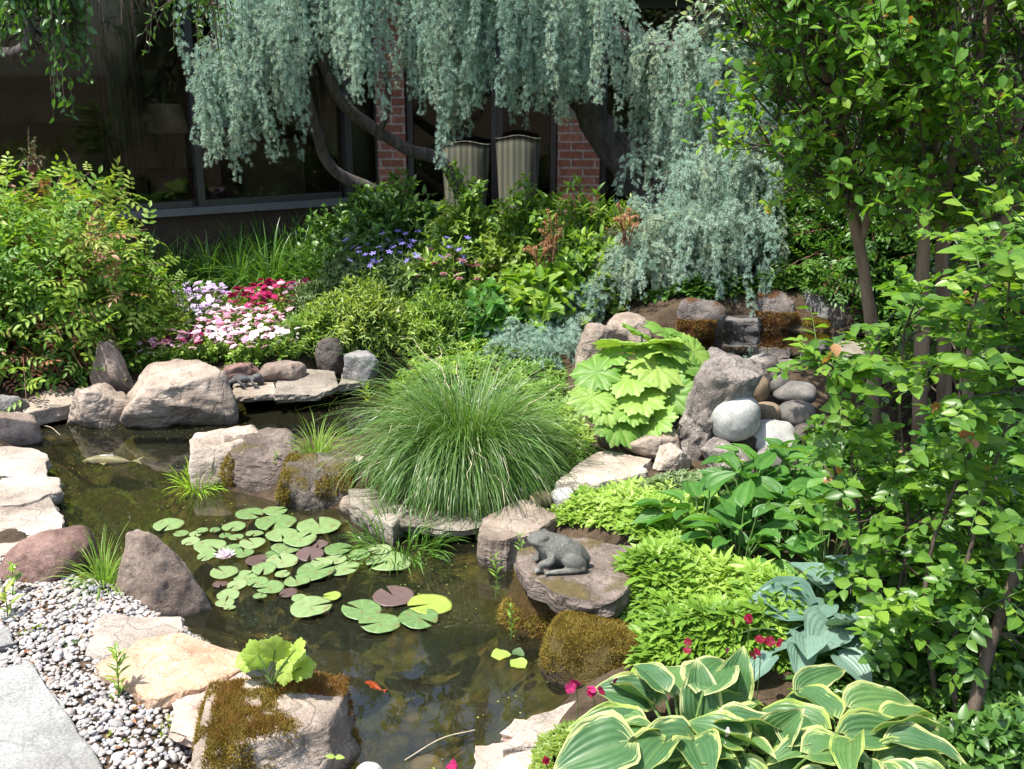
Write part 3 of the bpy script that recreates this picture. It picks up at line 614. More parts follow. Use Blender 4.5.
rock('boulder', 'dark stone in the shade below the grass clump ledge', (395, 520, 490, 545), -.06, 'r_dark', 'flat', .6, 29, group=GR)
slab('ledge_stone', 'brown pink-topped ledge stone left of the frog slab', [(478, 535), (508, 541), (540, 532), (560, 512), (522, 500), (480, 520)], .14, .15, 'r_tan', 17, cat='ledge', jit=.02)
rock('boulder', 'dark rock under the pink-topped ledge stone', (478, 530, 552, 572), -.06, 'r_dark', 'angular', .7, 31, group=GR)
# left shore
slab('flagstone', 'white flagstone highest of the three by the left edge', [(-40, 474), (48, 476), (49, 455), (32, 447), (-40, 447)], .10, .07, 's_white', 19)
slab('flagstone', 'white flagstone in the middle of the three by the left edge', [(-40, 508), (20, 506), (63, 491), (58, 479), (30, 476), (-40, 480)], .09, .06, 's_white', 21)
slab('flagstone', 'large white flagstone lowest of the three by the left edge', [(-60, 562), (15, 552), (60, 532), (62, 512), (48, 492), (-60, 503)], .085, .08, 's_white', 22)
rock('boulder', 'round reddish boulder beside the lowest white flagstone', (2, 527, 99, 594), .03, 'r_red', 'soft', .75, 35, group=GR, rough=.6, sub=6)
rock('boulder', 'big grey-brown granite boulder beside the lily pads', (113, 521, 221, 628), -.03, 'r_brown', 'angular', .85, 38, group=GR, rough=.8, sub=6, taper=.58, shift=-.12)
slab('flagstone', 'pale flagstone just below the big granite boulder', [(82, 652), (104, 658), (150, 648), (183, 629), (182, 616), (104, 613)], .13, .05, 's_white', 23)
slab('flagstone', 'orange-streaked flagstone at the water edge', [(98, 663), (150, 698), (200, 690), (242, 668), (243, 655), (182, 635), (140, 640)], .14, .06, 's_orange', 25)
slab('flagstone', 'pinkish flagstone partly under the mossy boulder', [(174, 726), (205, 735), (262, 720), (266, 690), (240, 673), (176, 694)], .125, .05, 's_pink', 27)
slab('paving_slab', 'large smooth grey paving slab in the gravel corner', [(-60, 672), (32, 662), (70, 718), (118, 790), (90, 900), (-160, 900)], .135, .05, 's_grey', 29, group=None, cat='paving slab', jit=.004)
slab('paving_slab', 'small grey paving slab at the left edge of the gravel', [(-70, 656), (14, 640), (8, 628), (-8, 628), (-70, 632)], .13, .04, 's_grey', 30, group=None, cat='paving slab', jit=.004)
rock('boulder', 'large square boulder capped with brown moss in front', (196, 678, 362, 822), -.02, 'r_tan', 'flat', .75, 41, group=GR, sub=6, rough=.7, tilt=.05)
# right shore
slab('frog_slab', 'flat brown slab carrying the frog statue', [(528, 574), (565, 592), (602, 600), (634, 584), (642, 560), (640, 545), (590, 536), (540, 534), (522, 552)], .25, .09, 'r_frog', 43, cat='slab', jit=.02, group=GR)
rock('boulder', 'mossy dripping bank rock under the frog slab', (500, 562, 640, 650), -.06, 'r_undermoss', 'soft', .9, 44, group=GR, sub=6, rough=1.2)
rock('boulder', 'domed boulder covered in golden brown moss', (537, 617, 648, 712), -.05, 'r_mcush', 'soft', .8, 45, group=GR, sub=6, rough=.5)
slab('flagstone', 'pale flagstone at the pond edge left of the variegated hosta', [(500, 752), (560, 745), (600, 720), (590, 700), (560, 704), (530, 715)], .07, .05, 's_white', 45)
slab('flagstone', 'small tan flagstone corner at the pond edge', [(498, 735), (520, 740), (530, 722), (515, 718)], .05, .04, 's_pink', 46)
slab('flagstone', 'pinkish flagstone lying at the bottom edge of the pond', [(466, 790), (520, 790), (515, 741), (474, 741)], .04, .05, 's_pink', 47)
slab('flagstone', 'white flagstone under the hosta at the bottom edge', [(500, 790), (600, 790), (600, 745), (545, 742), (500, 756)], .085, .05, 's_white', 48)
rock('boulder', 'small white stone at the foot of the square boulder', (354, 757, 384, 790), .0, 'p_white', 'round', .8, 51, group=GR, hz=.06)
# stones in the planting, waterfall pile
GW = 'stones of the waterfall pile'
slab('ledge_stone', 'tan ledge stone below the umbrella-leaved plant', [(560, 480), (600, 483), (650, 474), (652, 458), (600, 452), (575, 460)], .22, .14, 'r_pale', 53, cat='ledge', jit=.02)
rock('boulder', 'tan-brown rock between umbrella plant and pitted rock', (622, 430, 682, 460), .2, 'r_tan', 'soft', .7, 54, group=GR)
rock('boulder', 'small pale stone at the foot of the tall pitted rock', (652, 446, 692, 468), .2, 'r_pale', 'angular', .7, 55, group=GR)
for i, (a, b, c, d) in enumerate([(529, 492, 553, 508), (550, 488, 575, 507), (512, 484, 536, 500), (578, 482, 602, 496), (556, 500, 585, 514)]):
    rock('pebble', ['round tan pebble under the right side of the grass clump', 'white pebble between grass clump and groundcover', 'grey pebble at the back of the ledge stones', 'white pebble at the tip of the tan ledge', 'flat pale pebble right of the pink-topped ledge'][i], (a, b, c, d), .12, ['p_tan', 'p_white', 'p_grey', 'p_white', 'p_grey'][i], 'round', .9, 90+i, 4, group='small pebbles by the grass clump', cat='pebble')
rock('boulder', 'tall pitted pinkish rock left of the cobble pile', (667, 350, 738, 466), .17, 'r_gnarl', 'flat', .95, 62, group=GW, sub=6, rough=1.7, taper=.12, shift=.16, tilt=.26)
rock('boulder', 'pitted grey shoulder rock between the tall rock and the upper pool', (692, 354, 768, 425), .24, 'r_gnarl', 'angular', .6, 158, group=GW, sub=6, rough=1.9)
rock('boulder', 'largest smooth blue-grey boulder of the pile', (709, 393, 758, 442), .31, 'p_blue', 'round', .9, 58, 5, group=GW, bury=.1)
rock('cobble', 'smooth tan cobble above the blue-grey boulder', (732, 374, 768, 402), .40, 'p_tan', 'round', .9, 59, 4, group=GW)
rock('cobble', 'smooth dark grey cobble at the back of the pile', (756, 370, 788, 394), .40, 'p_grey', 'round', .9, 60, 4, group=GW)
rock('cobble', 'small yellow-brown cobble right of the blue-grey boulder', (752, 402, 780, 422), .33, 'p_tan', 'round', .9, 62, 4, group=GW)
rock('cobble', 'striped grey-brown cobble at the right of the pile', (777, 400, 814, 428), .31, 'p_grey', 'round', .9, 63, 4, group=GW)
rock('cobble', 'pale squarish cobble right below the blue-grey boulder', (746, 419, 798, 457), .22, 'p_blue', 'soft', .9, 64, 5, group=GW, rough=.4)
rock('boulder', 'angular violet-grey rock at the foot of the pile', (699, 442, 760, 480), .17, 'r_gnarl', 'angular', .8, 65, 5, group=GW)
rock('cobble', 'brown cobble lowest at the right foot of the pile', (754, 446, 796, 476), .18, 'p_grey', 'round', .9, 66, 4, group=GW)
rock('cobble', 'dark wet cobble wedged between the lower stones', (730, 432, 760, 462), .18, 'r_dark', 'soft', .9, 67, 4, group=GW)
rock('cobble', 'brown cobble behind the striped cobble', (772, 380, 815, 405), .36, 'p_grey', 'round', .9, 68, 4, group=GW)
rock('cobble', 'flat pink-grey stone at the lip of the upper pool', (770, 358, 800, 374), .36, 'r_gnarl', 'flat', .9, 69, 4, group=GW)
rock('cobble', 'dark cobble in leaf shade at the far right of the pile', (790, 422, 832, 452), .25, 'r_dark', 'round', .9, 70, 4, group=GW)
# rocks round the upper pool
GU = 'rocks around the upper pool'
rock('boulder', 'smooth tan rock left of the umbrella-leaved plant', (577, 322, 612, 372), .26, 'r_tan', 'soft', .9, 71, group=GU)
rock('boulder', 'tan rounded rock under the creeping cedar', (600, 314, 652, 350), .30, 'r_tan', 'soft', .9, 72, group=GU)
rock('boulder', 'grey rock with an orange moss face behind the umbrella plant', (676, 296, 724, 342), .32, 'r_orange', 'soft', .9, 73, group=GU, rough=.8)
rock('boulder', 'low grey rock at the left bank of the upper pool', (716, 312, 758, 337), .30, 'r_grey', 'flat', .9, 74, group=GU)
rock('boulder', 'reddish moss-bearded boulder at the back of the upper pool', (752, 290, 794, 334), .30, 'r_orange', 'soft', .9, 75, group=GU)
rock('boulder', 'large grey slanting boulder behind the upper pool', (784, 284, 838, 326), .34, 'r_grey', 'angular', .9, 76, group=GU)
rock('boulder', 'yellow-mossed rock in the upper pool shallows', (794, 316, 832, 337), .28, 'r_ymoss', 'soft', .9, 77, group=GU)
rock('boulder', 'dark brown rock at the right bank of the upper pool', (815, 302, 862, 335), .30, 'r_dark', 'soft', .9, 78, group=GU)
slab('ledge_stone', 'flat shaded stone in the upper pool by the tree', [(830, 352), (862, 352), (868, 343), (836, 341)], .345, .03, 's_ledge', 79, cat='ledge', group=GU)
slab('ledge_stone', 'flat ledge stone at the back of the upper pool', [(700, 318), (760, 318), (756, 308), (706, 308)], .42, .08, 'r_dark', 80, cat='ledge', group=GU)
# submerged stones
GS = 'sunken stones on the pond bed'
for i, (px, py, w, mt, lb) in enumerate([(430, 735, 46, 'p_tan', 'golden sunken stone near the bottom edge of the pond'), (365, 742, 44, 'p_tan', 'yellowish sunken stone beside the square boulder'), (478, 705, 60, 'r_moss', 'olive sunken rock left of the pale flagstones'),
        (350, 590, 60, 'r_moss', 'dim sunken stone under the middle lily pads'), (330, 660, 90, 'r_moss', 'broad olive sunken stone behind the square boulder'), (470, 600, 110, 'r_moss', 'broad brown sunken stone left of the frog slab'),
        (150, 470, 90, 'r_moss', 'flat sunken rock in the left channel'), (100, 500, 70, 'r_ymoss', 'algae-green sunken rock near the white flagstones'), (150, 510, 110, 'r_ymoss', 'algae-covered sunken rock behind the granite boulder'), (340, 425, 40, 'r_moss', 'sunken rock under the back ledge')]):
    p = atz(px, py, -.16); s = w*mpp(p); P, Fc = rock_shape((s, s*.8, s*.5), 200+i, 'soft', 4, .6); b = MB(); loc = (p[0], p[1], -.36); bz = float(gz1(p[0], p[1])); loc = (p[0], p[1], min(bz, -.12-s*.4)); b.add(P+np.array(loc)+np.array([0, 0, s*.2]), Fc)
    tag(b.build('sunken_stone', M[mt], loc=loc), lb, 'stone', GS)

# ------------------------------------------------------------------ moss that stands up from the rocks
def fuzz(owner, name, label, mask, n, ln, m, wid=.004, up=.5, seed=1):
    """short moss blades on the faces of a rock where mask(points, normals) > 0"""
    g = np.random.default_rng(seed); P, Fc = ROCKS[owner]; a, b, c = P[Fc[:, 0]], P[Fc[:, 1]], P[Fc[:, 2]]; nn = np.cross(b-a, c-a); ar = np.linalg.norm(nn, axis=1); nn = nn/ar[:, None]
    cen = (a+b+c)/3; w = ar*np.clip(mask(cen, nn), 0, None); w /= w.sum(); k = g.choice(len(Fc), n, p=w)
    r1 = np.sqrt(g.random((n, 1))); r2 = g.random((n, 1)); q = (1-r1)*a[k]+r1*(1-r2)*b[k]+r1*r2*c[k]; d = nrm(nn[k]+np.array([0, 0, up])+.45*g.normal(size=(n, 3)))
    l = ln*(.5+g.random((n, 1)))*(.7+.6*(vn(q*18)[:, None]*.5+.5)); mb = MB()
    blades(mb, np.stack([q-d*.004, q+d*l*.6, q+d*l+g.normal(size=(n, 3))*l*.25], 1), np.array([wid, wid*.8, wid*.2])[None].repeat(n, 0), g.normal(size=(n, 3)), t1=np.clip(.5+.45*vn(q*25)+.2*g.normal(size=n), 0, 1))
    o = [x for x in COL.objects if x.get('label') == owner][0]
    return tag(mb.build(name, m, o), label)
_b = 'large square boulder capped with brown moss in front'; _P = ROCKS[_b][0]; _c = (_P.max(0)+_P.min(0))/2; _s = _P.max(0)-_P.min(0)
def _left(p, n): return sm(-.10, .06, .02+.16*vn(p*9)-(p[:, 0]-_c[0])/_s[0])*sm(-.06, .06, (p[:, 2]-_c[2])/_s[2]-.16-.12*vn(p*7+4))*sm(.05, .5, n[:, 2]-.25*vn(p*11))*sm(-.75, .1, vn(p*23))
fuzz(_b, 'moss', 'thick brown and gold moss cushion', _left, 18000, .008, M['moss'], .003, seed=3)
fuzz(_b, 'moss', 'tall rusty moss stalks', lambda p, n: _left(p, n)*(n[:, 2] > .3)*(vn(p*7+2) > -.05), 1800, .024, M['moss_red'], .0012, 1.0, seed=4)
fuzz(_b, 'moss', 'strip of rusty moss along the back edge', lambda p, n: ((p[:, 1]-_c[1])/_s[1] > .22)*((p[:, 0]-_c[0])/_s[0] > .0)*(n[:, 2] > .35)*(vn(p*9) > -.1)*1.0, 3000, .010, M['moss_red'], .003, seed=5)
fuzz('domed boulder covered in golden brown moss', 'moss', None, lambda p, n: sm(0, .5, n[:, 2]-.3*vn(p*8))*sm(-.8, .2, vn(p*20)), 16000, .0075, M['moss'], .0028, seed=6)
fuzz('mossy dripping bank rock under the frog slab', 'moss', None, lambda p, n: (n[:, 2] > -.3)*(vn(p*7) > -.1)*(p[:, 2] > .0)*1.0, 9000, .014, M['moss'], .003, -.3, seed=7)
fuzz('dark mossy rock at the back of the lily pads', 'moss', None, lambda p, n: (vn(p*9+3) > .12)*(p[:, 2] > .02)*1.0, 4000, .014, M['moss'], .004, seed=8)
fuzz('flat grey rock between the white-topped rock and mossy rock', 'moss', None, lambda p, n: ((p[:, 0] < p[:, 0].min()+.12))*(p[:, 2] > .0)*(p[:, 2] < .16)*1.0, 2500, .018, M['moss'], .004, seed=9)
for k_, lb in enumerate(['grey rock with an orange moss face behind the umbrella plant', 'reddish moss-bearded boulder at the back of the upper pool']):
    fuzz(lb, 'moss', None, lambda p, n: (n[:, 1] < -.1)*(p[:, 2] < p[:, 2].min()+.62*np.ptp(p[:, 2]))*(vn(p*5+k_) > -.3)*1.0, 5000, .010, M['moss_red'], .005, -.2, seed=10+k_)
fuzz('yellow-mossed rock in the upper pool shallows', 'moss', None, lambda p, n: (n[:, 2] > .1)*1.0, 3000, .016, M['moss'], .005, seed=13)
del _P

# ------------------------------------------------------------------ gravel
g = np.random.default_rng(4)
Vp, Fp_ = ico(2)
GPX = [(-60, 600), (-60, 545), (90, 588), (118, 592), (150, 608), (210, 612), (215, 640), (230, 700), (205, 780), (215, 900), (-150, 900)]
gpoly = np.array([atz(a, b, .06)[:2] for a, b in GPX])
lo, hi = gpoly.min(0), gpoly.max(0); n = 26000; xy = lo+(hi-lo)*g.random((n, 2)); xy = xy[sdist(xy, gpoly) < 0]; xy = xy[sdist(xy) > .03][:9200]; n = len(xy)
zz = gz(xy[:, 0], xy[:, 1])+g.random(n)*.012+.002
sz = .0070*np.exp(.36*g.normal(size=n)); sh = np.stack([1+.5*g.random(n), .8+.3*g.random(n), .5+.25*g.random(n)], 1); an = g.random(n)*6.28; tl = g.normal(size=n)*.25
Vv = Vp[None]*sh[:, None]*sz[:, None, None]*(1+.12*vn((Vp[None]*1.2+np.arange(n)[:, None, None]*3.7).reshape(-1, 3)).reshape(n, -1, 1))
ct, st = np.cos(tl)[:, None], np.sin(tl)[:, None]; Vv = np.stack([Vv[..., 0]*ct-Vv[..., 2]*st, Vv[..., 1], Vv[..., 0]*st+Vv[..., 2]*ct], -1)
ca, sa = np.cos(an)[:, None], np.sin(an)[:, None]; Vv = np.stack([Vv[..., 0]*ca-Vv[..., 1]*sa, Vv[..., 0]*sa+Vv[..., 1]*ca, Vv[..., 2]], -1)+np.column_stack([xy, zz])[:, None]
mb = MB(); at = np.full((n, len(Vp), 4), .5, np.float32); at[..., 2] = g.random(n)[:, None]
mb.add(Vv.reshape(-1, 3), (Fp_[None]+(np.arange(n)*len(Vp))[:, None, None]).reshape(-1, 3), at); tag(mb.build('gravel', M['pebble']), 'white and grey rounded gravel between the flagstones', 'gravel', kind='stuff')

# ------------------------------------------------------------------ building at the back
FA = aty(60, 222, 8.15); FB = aty(384, 200, 9.55); A2 = np.array([FA[0], FA[1]]); B2 = np.array([FB[0], FB[1]]); dv = B2-A2; dl = np.hypot(*dv); dv /= dl; nv = np.array([dv[1], -dv[0]])   # nv faces the garden
A0 = A2-dv*4.0
def F1(v):            # local (along, out, z) of the slanting window wall
    v = np.asarray(v, float); return np.column_stack([A0[0]+dv[0]*v[:, 0]+nv[0]*v[:, 1], A0[1]+dv[1]*v[:, 0]+nv[1]*v[:, 1], v[:, 2]])
YF = B2[1]; XB = B2[0]
def F2(v): v = np.asarray(v, float); return np.column_stack([XB+v[:, 0], YF-v[:, 1], v[:, 2]])
LW = dl+4.0; SZ = .95; TOP = 2.62
bl = thing('building', 'low brick and glass house front with dark windows behind the garden', 'building', (XB, YF, .3))
mb = MB(); box(mb, 0, -.14, -.4, LW, 0, SZ-.06, F1); mb.build('wall', M['lowwall'], bl, smooth=False)
mb = MB(); box(mb, .35, -.14, -.4, 10, -.02, .62, F2); mb.build('wall', M['lowwall'], bl, smooth=False)
mb = MB(); box(mb, 0, -.16, SZ-.058, LW, .07, SZ, F1); mb.build('sill', M['sillm'], bl, smooth=False)
mb = MB(); box(mb, .35, -.16, .622, 10, .05, .68, F2); mb.build('sill', M['sillm'], bl, smooth=False)
ws = [.2, 2.2, 4.0+.0]
mull = [0.0, 1.9, 3.0]+[float(np.dot(aty(x, 150, 8.9)[:2]*0+0, [0, 0])) for x in ()]
def along(px):        # where the ray under a pixel column meets the window wall
    d = ray(px, 130); t = np.dot(A0-O[:2], nv)/np.dot(d[:2], nv); return float(np.dot(O[:2]+d[:2]*t-A0, dv))
cuts = [.02, along(-140), along(192), along(344), LW]
for i in range(len(cuts)-1):
    a, b = cuts[i], cuts[i+1]; fr = MB(); wd = .055
    box(fr, a-.0, -.09, SZ+.002, a+wd, .03, TOP, F1); 
    if i == len(cuts)-2: box(fr, b-wd, -.09, SZ+.002, b, .03, TOP, F1)
    box(fr, a+wd, -.07, TOP-.08, b-wd, .02, TOP, F1); box(fr, a+wd, -.07, SZ+.002, b-wd, .02, SZ+.05, F1)
    w = fr.build('window', M['bronze'], bl, smooth=False)
    pn = MB(); box(pn, a+wd, -.035, SZ+.05, b-wd, -.03, TOP-.08, F1); pn.build('pane', M['glass'], w, smooth=False)
def px2(px): return (px-512)*adepth((0, YF, 1.3))/FPX-XB
wins = [(px2(408), px2(497)), (px2(497), px2(556)), (px2(600), px2(690)), (px2(690), px2(800)), (px2(800), px2(960)), (px2(960), px2(1150))]
for i, (a, b) in enumerate(wins):
    fr = MB(); wd = .05; box(fr, a+.002, -.09, .682, a+wd, .03, TOP, F2); box(fr, b-wd, -.09, .682, b-.002, .03, TOP, F2)
    box(fr, a+wd, -.07, TOP-.08, b-wd, .02, TOP, F2); box(fr, a+wd, -.07, .682, b-wd, .02, .74, F2)
    w = fr.build('window', M['bronze'], bl, smooth=False)
    pn = MB(); box(pn, a+wd, -.035, .74, b-wd, -.03, TOP-.08, F2); pn.build('pane', M['glass'], w, smooth=False)
for a, b in ((-.03, px2(407)), (px2(557), px2(599))):
    mb = MB(); box(mb, a, -.2, -.3, b, .10, TOP, F2); mb.build('brick_pillar', M['brick'], bl, smooth=False)
mb = MB()
rf = np.vstack([F1([[-.5, .45, 0], [LW-.12, .45, 0]])[:, :2], F2([[10.5, .45, 0], [10.5, -6.5, 0]])[:, :2], F1([[-.5, -6.5, 0]])[:, :2]])
k = len(rf); V = np.vstack([np.column_stack([rf, np.full(k, TOP+.003)]), np.column_stack([rf, np.full(k, TOP+.42)])]); mb.add(V, [np.array([[i, (i+1) % k, k+(i+1) % k, k+i] for i in range(k)]), np.array([list(range(k))[::-1], list(range(k, 2*k))])])
mb.build('roof', M['soffit'], bl, smooth=False)
mb = MB()     # the room behind the glass: floor and back walls
fl = np.vstack([F1([[0, -.2, 0], [LW-.1, -.2, 0]])[:, :2], F2([[10, -.2, 0], [10, -5.5, 0]])[:, :2], F1([[0, -5.5, 0]])[:, :2]]); k = len(fl)
mb.add(np.column_stack([fl, np.full(k, .52)]), np.array([list(range(k))])); mb.build('floor', M['carpet'], bl, smooth=False)
mb = MB()
for i in (2, 3, 4):
    p, q = fl[i], fl[(i+1) % k]; mb.add(np.array([[*p, .5], [*q, .5], [*q, TOP], [*p, TOP]]), np.array([[0, 1, 2, 3]]))
mb.build('back_wall', M['inwall'], bl, smooth=False)
# what shows dimly inside
def lathe(mb, prof, c, n=24):
    V = np.array([[c[0]+r*math.cos(t), c[1]+r*math.sin(t), c[2]+z] for r, z in prof for t in np.arange(n)*2*math.pi/n]); mb.add(V, grid_faces(len(prof), n, True))
def behind(px, py, d):   # a point seen at a pixel, d metres behind the slanting glass
    r_ = ray(px, py); t = np.dot(A0-nv*d-O[:2], nv)/np.dot(r_[:2], nv); return O+r_*t
p = behind(164, 118, .9); lt = thing('table_lamp', 'table lamp with a cream shade seen dimly through the window', 'lamp', (p[0], p[1], p[2]-.45))
mb = MB(); lathe(mb, [(.15, .12), (.205, -.12), (.2, -.12), (.145, .12)], p); mb.build('lamp_shade', M['shade'], lt)
mb = MB(); lathe(mb, [(.0, -.03), (.012, -.03), (.012, -.2), (.06, -.26), (.075, -.34), (.05, -.42), (.08, -.45), (0, -.45)], p); mb.build('base', M['wood'], lt)
tb = thing('side_table', 'dark side table under the lamp behind the window', 'table', (p[0], p[1], .52)); h = p[2]-.45
mb = MB(); box(mb, p[0]-.3, p[1]-.25, h-.04, p[0]+.3, p[1]+.25, h); mb.build('table_top', M['wood'], tb, smooth=False)
for sx in (-1, 1):
    for sy in (-1, 1):
        mb = MB(); cx, cy = p[0]+sx*.26, p[1]+sy*.21; box(mb, cx-.02, cy-.02, .522, cx+.02, cy+.02, h-.042); mb.build('leg', M['wood'], tb, smooth=False)
mb = MB(); pl = behind(92, 60, .25); pr = behind(139, 60, .25); nf = 60; tt = np.linspace(0, 1, nf); off = .04*np.sin(tt*55)+.015*np.sin(tt*23+1)
bx = pl[None, :2]+(pr-pl)[None, :2]*tt[:, None]+nv[None]*off[:, None]; mb.add(np.vstack([np.column_stack([bx, np.full(nf, 1.16)]), np.column_stack([bx, np.full(nf, TOP-.03)])]), grid_faces(2, nf)); mb.add(np.vstack([np.column_stack([bx-nv*.006, np.full(nf, 1.16)]), np.column_stack([bx-nv*.006, np.full(nf, TOP-.03)])]), grid_faces(2, nf))
tag(mb.build('curtain', M['curtain'], loc=(pl[0], pl[1], 1.16)), 'dim beige curtain hanging behind the left window', 'curtain')
pc = behind(50, 95, 2.2); pf = thing('picture', 'dim framed picture on the wall behind the left window', 'picture', pc)
def LP(c): return lambda v: np.column_stack([c[0]+dv[0]*v[:, 0]+nv[0]*v[:, 1], c[1]+dv[1]*v[:, 0]+nv[1]*v[:, 1], c[2]+v[:, 2]])
mb = MB(); T_ = LP(pc); box(mb, -.5, -.03, -.3, .5, 0, -.25, T_); box(mb, -.5, -.03, .25, .5, 0, .3, T_); box(mb, -.5, -.03, -.248, -.45, 0, .248, T_); box(mb, .45, -.03, -.248, .5, 0, .248, T_); mb.build('frame', M['wood'], pf, smooth=False)
mb = MB(); box(mb, -.45, -.025, -.248, .45, -.01, .248, T_); mb.build('canvas', M['print'], pf, smooth=False)
ps = behind(70, 150, 1.2); sf = thing('sofa', 'grey sofa back seen dimly below the curtain', 'sofa', (ps[0], ps[1], .52)); T_ = LP((ps[0], ps[1], 0))
mb = MB(); box(mb, -1.0, -.2, .6, 1.0, 0, 1.32, T_); ob = mb.build('backrest', M['sofa'], sf, smooth=False); md = ob.modifiers.new('b', 'BEVEL'); md.width = .06; md.segments = 3
mb = MB(); box(mb, -1.0, .002, .6, 1.0, .75, .95, T_); ob = mb.build('seat', M['sofa'], sf, smooth=False); md = ob.modifiers.new('b', 'BEVEL'); md.width = .06; md.segments = 3
p = behind(275, 172, .8); ar = thing('armchair', 'pale armchair seen dimly behind the window left of the brick pillar', 'armchair', (p[0], p[1], .52)); T_ = LP((p[0], p[1], 0))
mb = MB(); box(mb, -.3, -.1, .55, .3, 0, 1.42, T_); ob = mb.build('backrest', M['sofa'], ar, smooth=False); md = ob.modifiers.new('b', 'BEVEL'); md.width = .05; md.segments = 3
mb = MB(); box(mb, -.3, -.6, .55, .3, -.102, .95, T_); ob = mb.build('seat', M['sofa'], ar, smooth=False); md = ob.modifiers.new('b', 'BEVEL'); md.width = .05; md.segments = 3
# two striped high-backed chairs standing with their backs to the garden
def chair(px0, px1, pyt, label):
    Yc = YF-.42; a = aty(px0, pyt, Yc); b = aty(px1, pyt, Yc); w = b[0]-a[0]; cx = (a[0]+b[0])/2; zt = a[2]; z0 = gz1(cx, Yc)
    t = thing('high_backed_chair', label, 'chair', (cx, Yc, z0), 'striped high-backed chairs by the window')
    nx, nz = 15, 14; V = []
    for s in (0, 1):
        for j in range(nz):
            v = j/(nz-1)
            for i in range(nx):
                u = i/(nx-1)*2-1; hw = w/2*(.80+.20*v); zz = z0+.35+(zt-z0-.35)*v+(.016*math.cos(u*math.pi)*sm(.8, 1, v) if True else 0)
                edge = (1-abs(u)**6)*(1-v**12); y = Yc+.10*(1-v)**1.4*-1+ (.05 if s else -.035-.025*edge)+.10*abs(u)**3
                V.append([cx+u*hw, y, zz])
    mb = MB(); n1 = nx*nz; f = grid_faces(nz, nx); rim = list(range(0, nx))+[nx*j+nx-1 for j in range(1, nz)]+[nx*(nz-1)+i for i in range(nx-2, -1, -1)]+[nx*j for j in range(nz-2, 0, -1)]
    mb.add(V, [f, f[:, ::-1]+n1, np.array([[rim[i], rim[(i+1) % len(rim)], rim[(i+1) % len(rim)]+n1, rim[i]+n1] for i in range(len(rim))])]); mb.build('backrest', M['stripe'], t)
    mb = MB(); box(mb, cx-w*.4, Yc+.02, z0+.36, cx+w*.4, Yc+.36, z0+.5); mb.build('seat', M['stripe'], t, smooth=False)
    for sx in (-1, 1):
        for dy in (.02, .33):
            mb = MB(); box(mb, cx+sx*w*.34-.02, Yc+dy, z0, cx+sx*w*.34+.02, Yc+dy+.035, z0+.345); mb.build('leg', M['wood'], t, smooth=False)
chair(440, 490, 143, 'striped high-backed chair nearer the brick pillar with the sunlit edge')
chair(495, 541, 137, 'striped high-backed chair standing before the dark doorway')

# ------------------------------------------------------------------ plants: general builders
def pick(P, t):
    """points and tangents on curves P (M,n,3) at parameters t (M,k)"""
    n = P.shape[1]; x = t*(n-1)*.9999; i = x.astype(int); f = (x-i)[..., None]; m = np.arange(len(P))[:, None]
    return P[m, i]*(1-f)+P[m, i+1]*f, nrm(P[m, i+1]-P[m, i])
def leaves_along(mb, T, P, k, t0, size, up=.4, out=.8, fwd=.5, jit=.3, t1=None, flat=0, taper=.4, az0=None, pair=False):
    """leaves round the shoots: fwd along the shoot, out sideways, up lifted; flat lays them in sprays"""
    Mn = len(P); t = np.linspace(t0, 1, k)[None]+rng.random((Mn, k))*.02; t = np.clip(t, 0, 1); q, d = pick(P, t)
    if flat:
        side = nrm(np.cross(d, np.array([0, 0, 1.]))+1e-4); s = np.where(np.arange(k) % 2 == 0, 1, -1)[None, :, None]; r = side*s
    else:
        az = (rng.random((Mn, 1))*6.28 if az0 is None else az0)+np.arange(k)[None]*(math.pi if pair else 2.4)+(np.arange(k)[None]//2*1.57 if pair else 0)
        e1 = nrm(np.cross(d, np.array([.3, .1, .95]))+1e-4); e2 = np.cross(d, e1); r = e1*np.cos(az)[..., None]+e2*np.sin(az)[..., None]
    ax = d*fwd+r*out+np.array([0, 0, up*.5])+rnd(Mn, k, 3)*jit*.5; nn = np.array([0, 0, 1.])*(.8+up)+d*.5+rnd(Mn, k, 3)*jit
    sz = size*(1-taper*np.abs(t-.6)/.6)*(.75+.5*rng.random((Mn, k)))
    tt = rng.random((Mn, k)) if t1 is None else np.clip(t1+.18*rnd(Mn, k), 0, 1)
    inst(mb, T, q.reshape(-1, 3), ax.reshape(-1, 3), nn.reshape(-1, 3), sz.ravel(), tt.ravel())
def bush_curves(c, rad, n, K=9, base=.25, surf=.55, zmin=-.1, g=None, bulge=.35, lean=(0, 0)):
    """shoots from the foot of a bush to points in and on a half-ellipsoid"""
    g = g or rng; d = nrm(g.normal(size=(n*3, 3))); d = d[d[:, 2] > zmin][:n]; n = len(d)
    r = surf+(1-surf)*g.random((n, 1))**.6; E = np.asarray(c)+d*r*np.asarray(rad)*(1+.16*vn(d*2.3+c[0]*7)[:, None]); B = np.asarray(c)+g.normal(size=(n, 3))*np.array([1, 1, 0])*np.asarray(rad)*base*.5; B[:, 2] = c[2]
    E[:, 2] = np.maximum(E[:, 2], c[2]+.02)
    C = B*.45+E*.55; C[:, 2] += bulge*np.asarray(rad)[2]; C = C+np.array([lean[0], lean[1], 0])
    return bez(B, C, E, K)
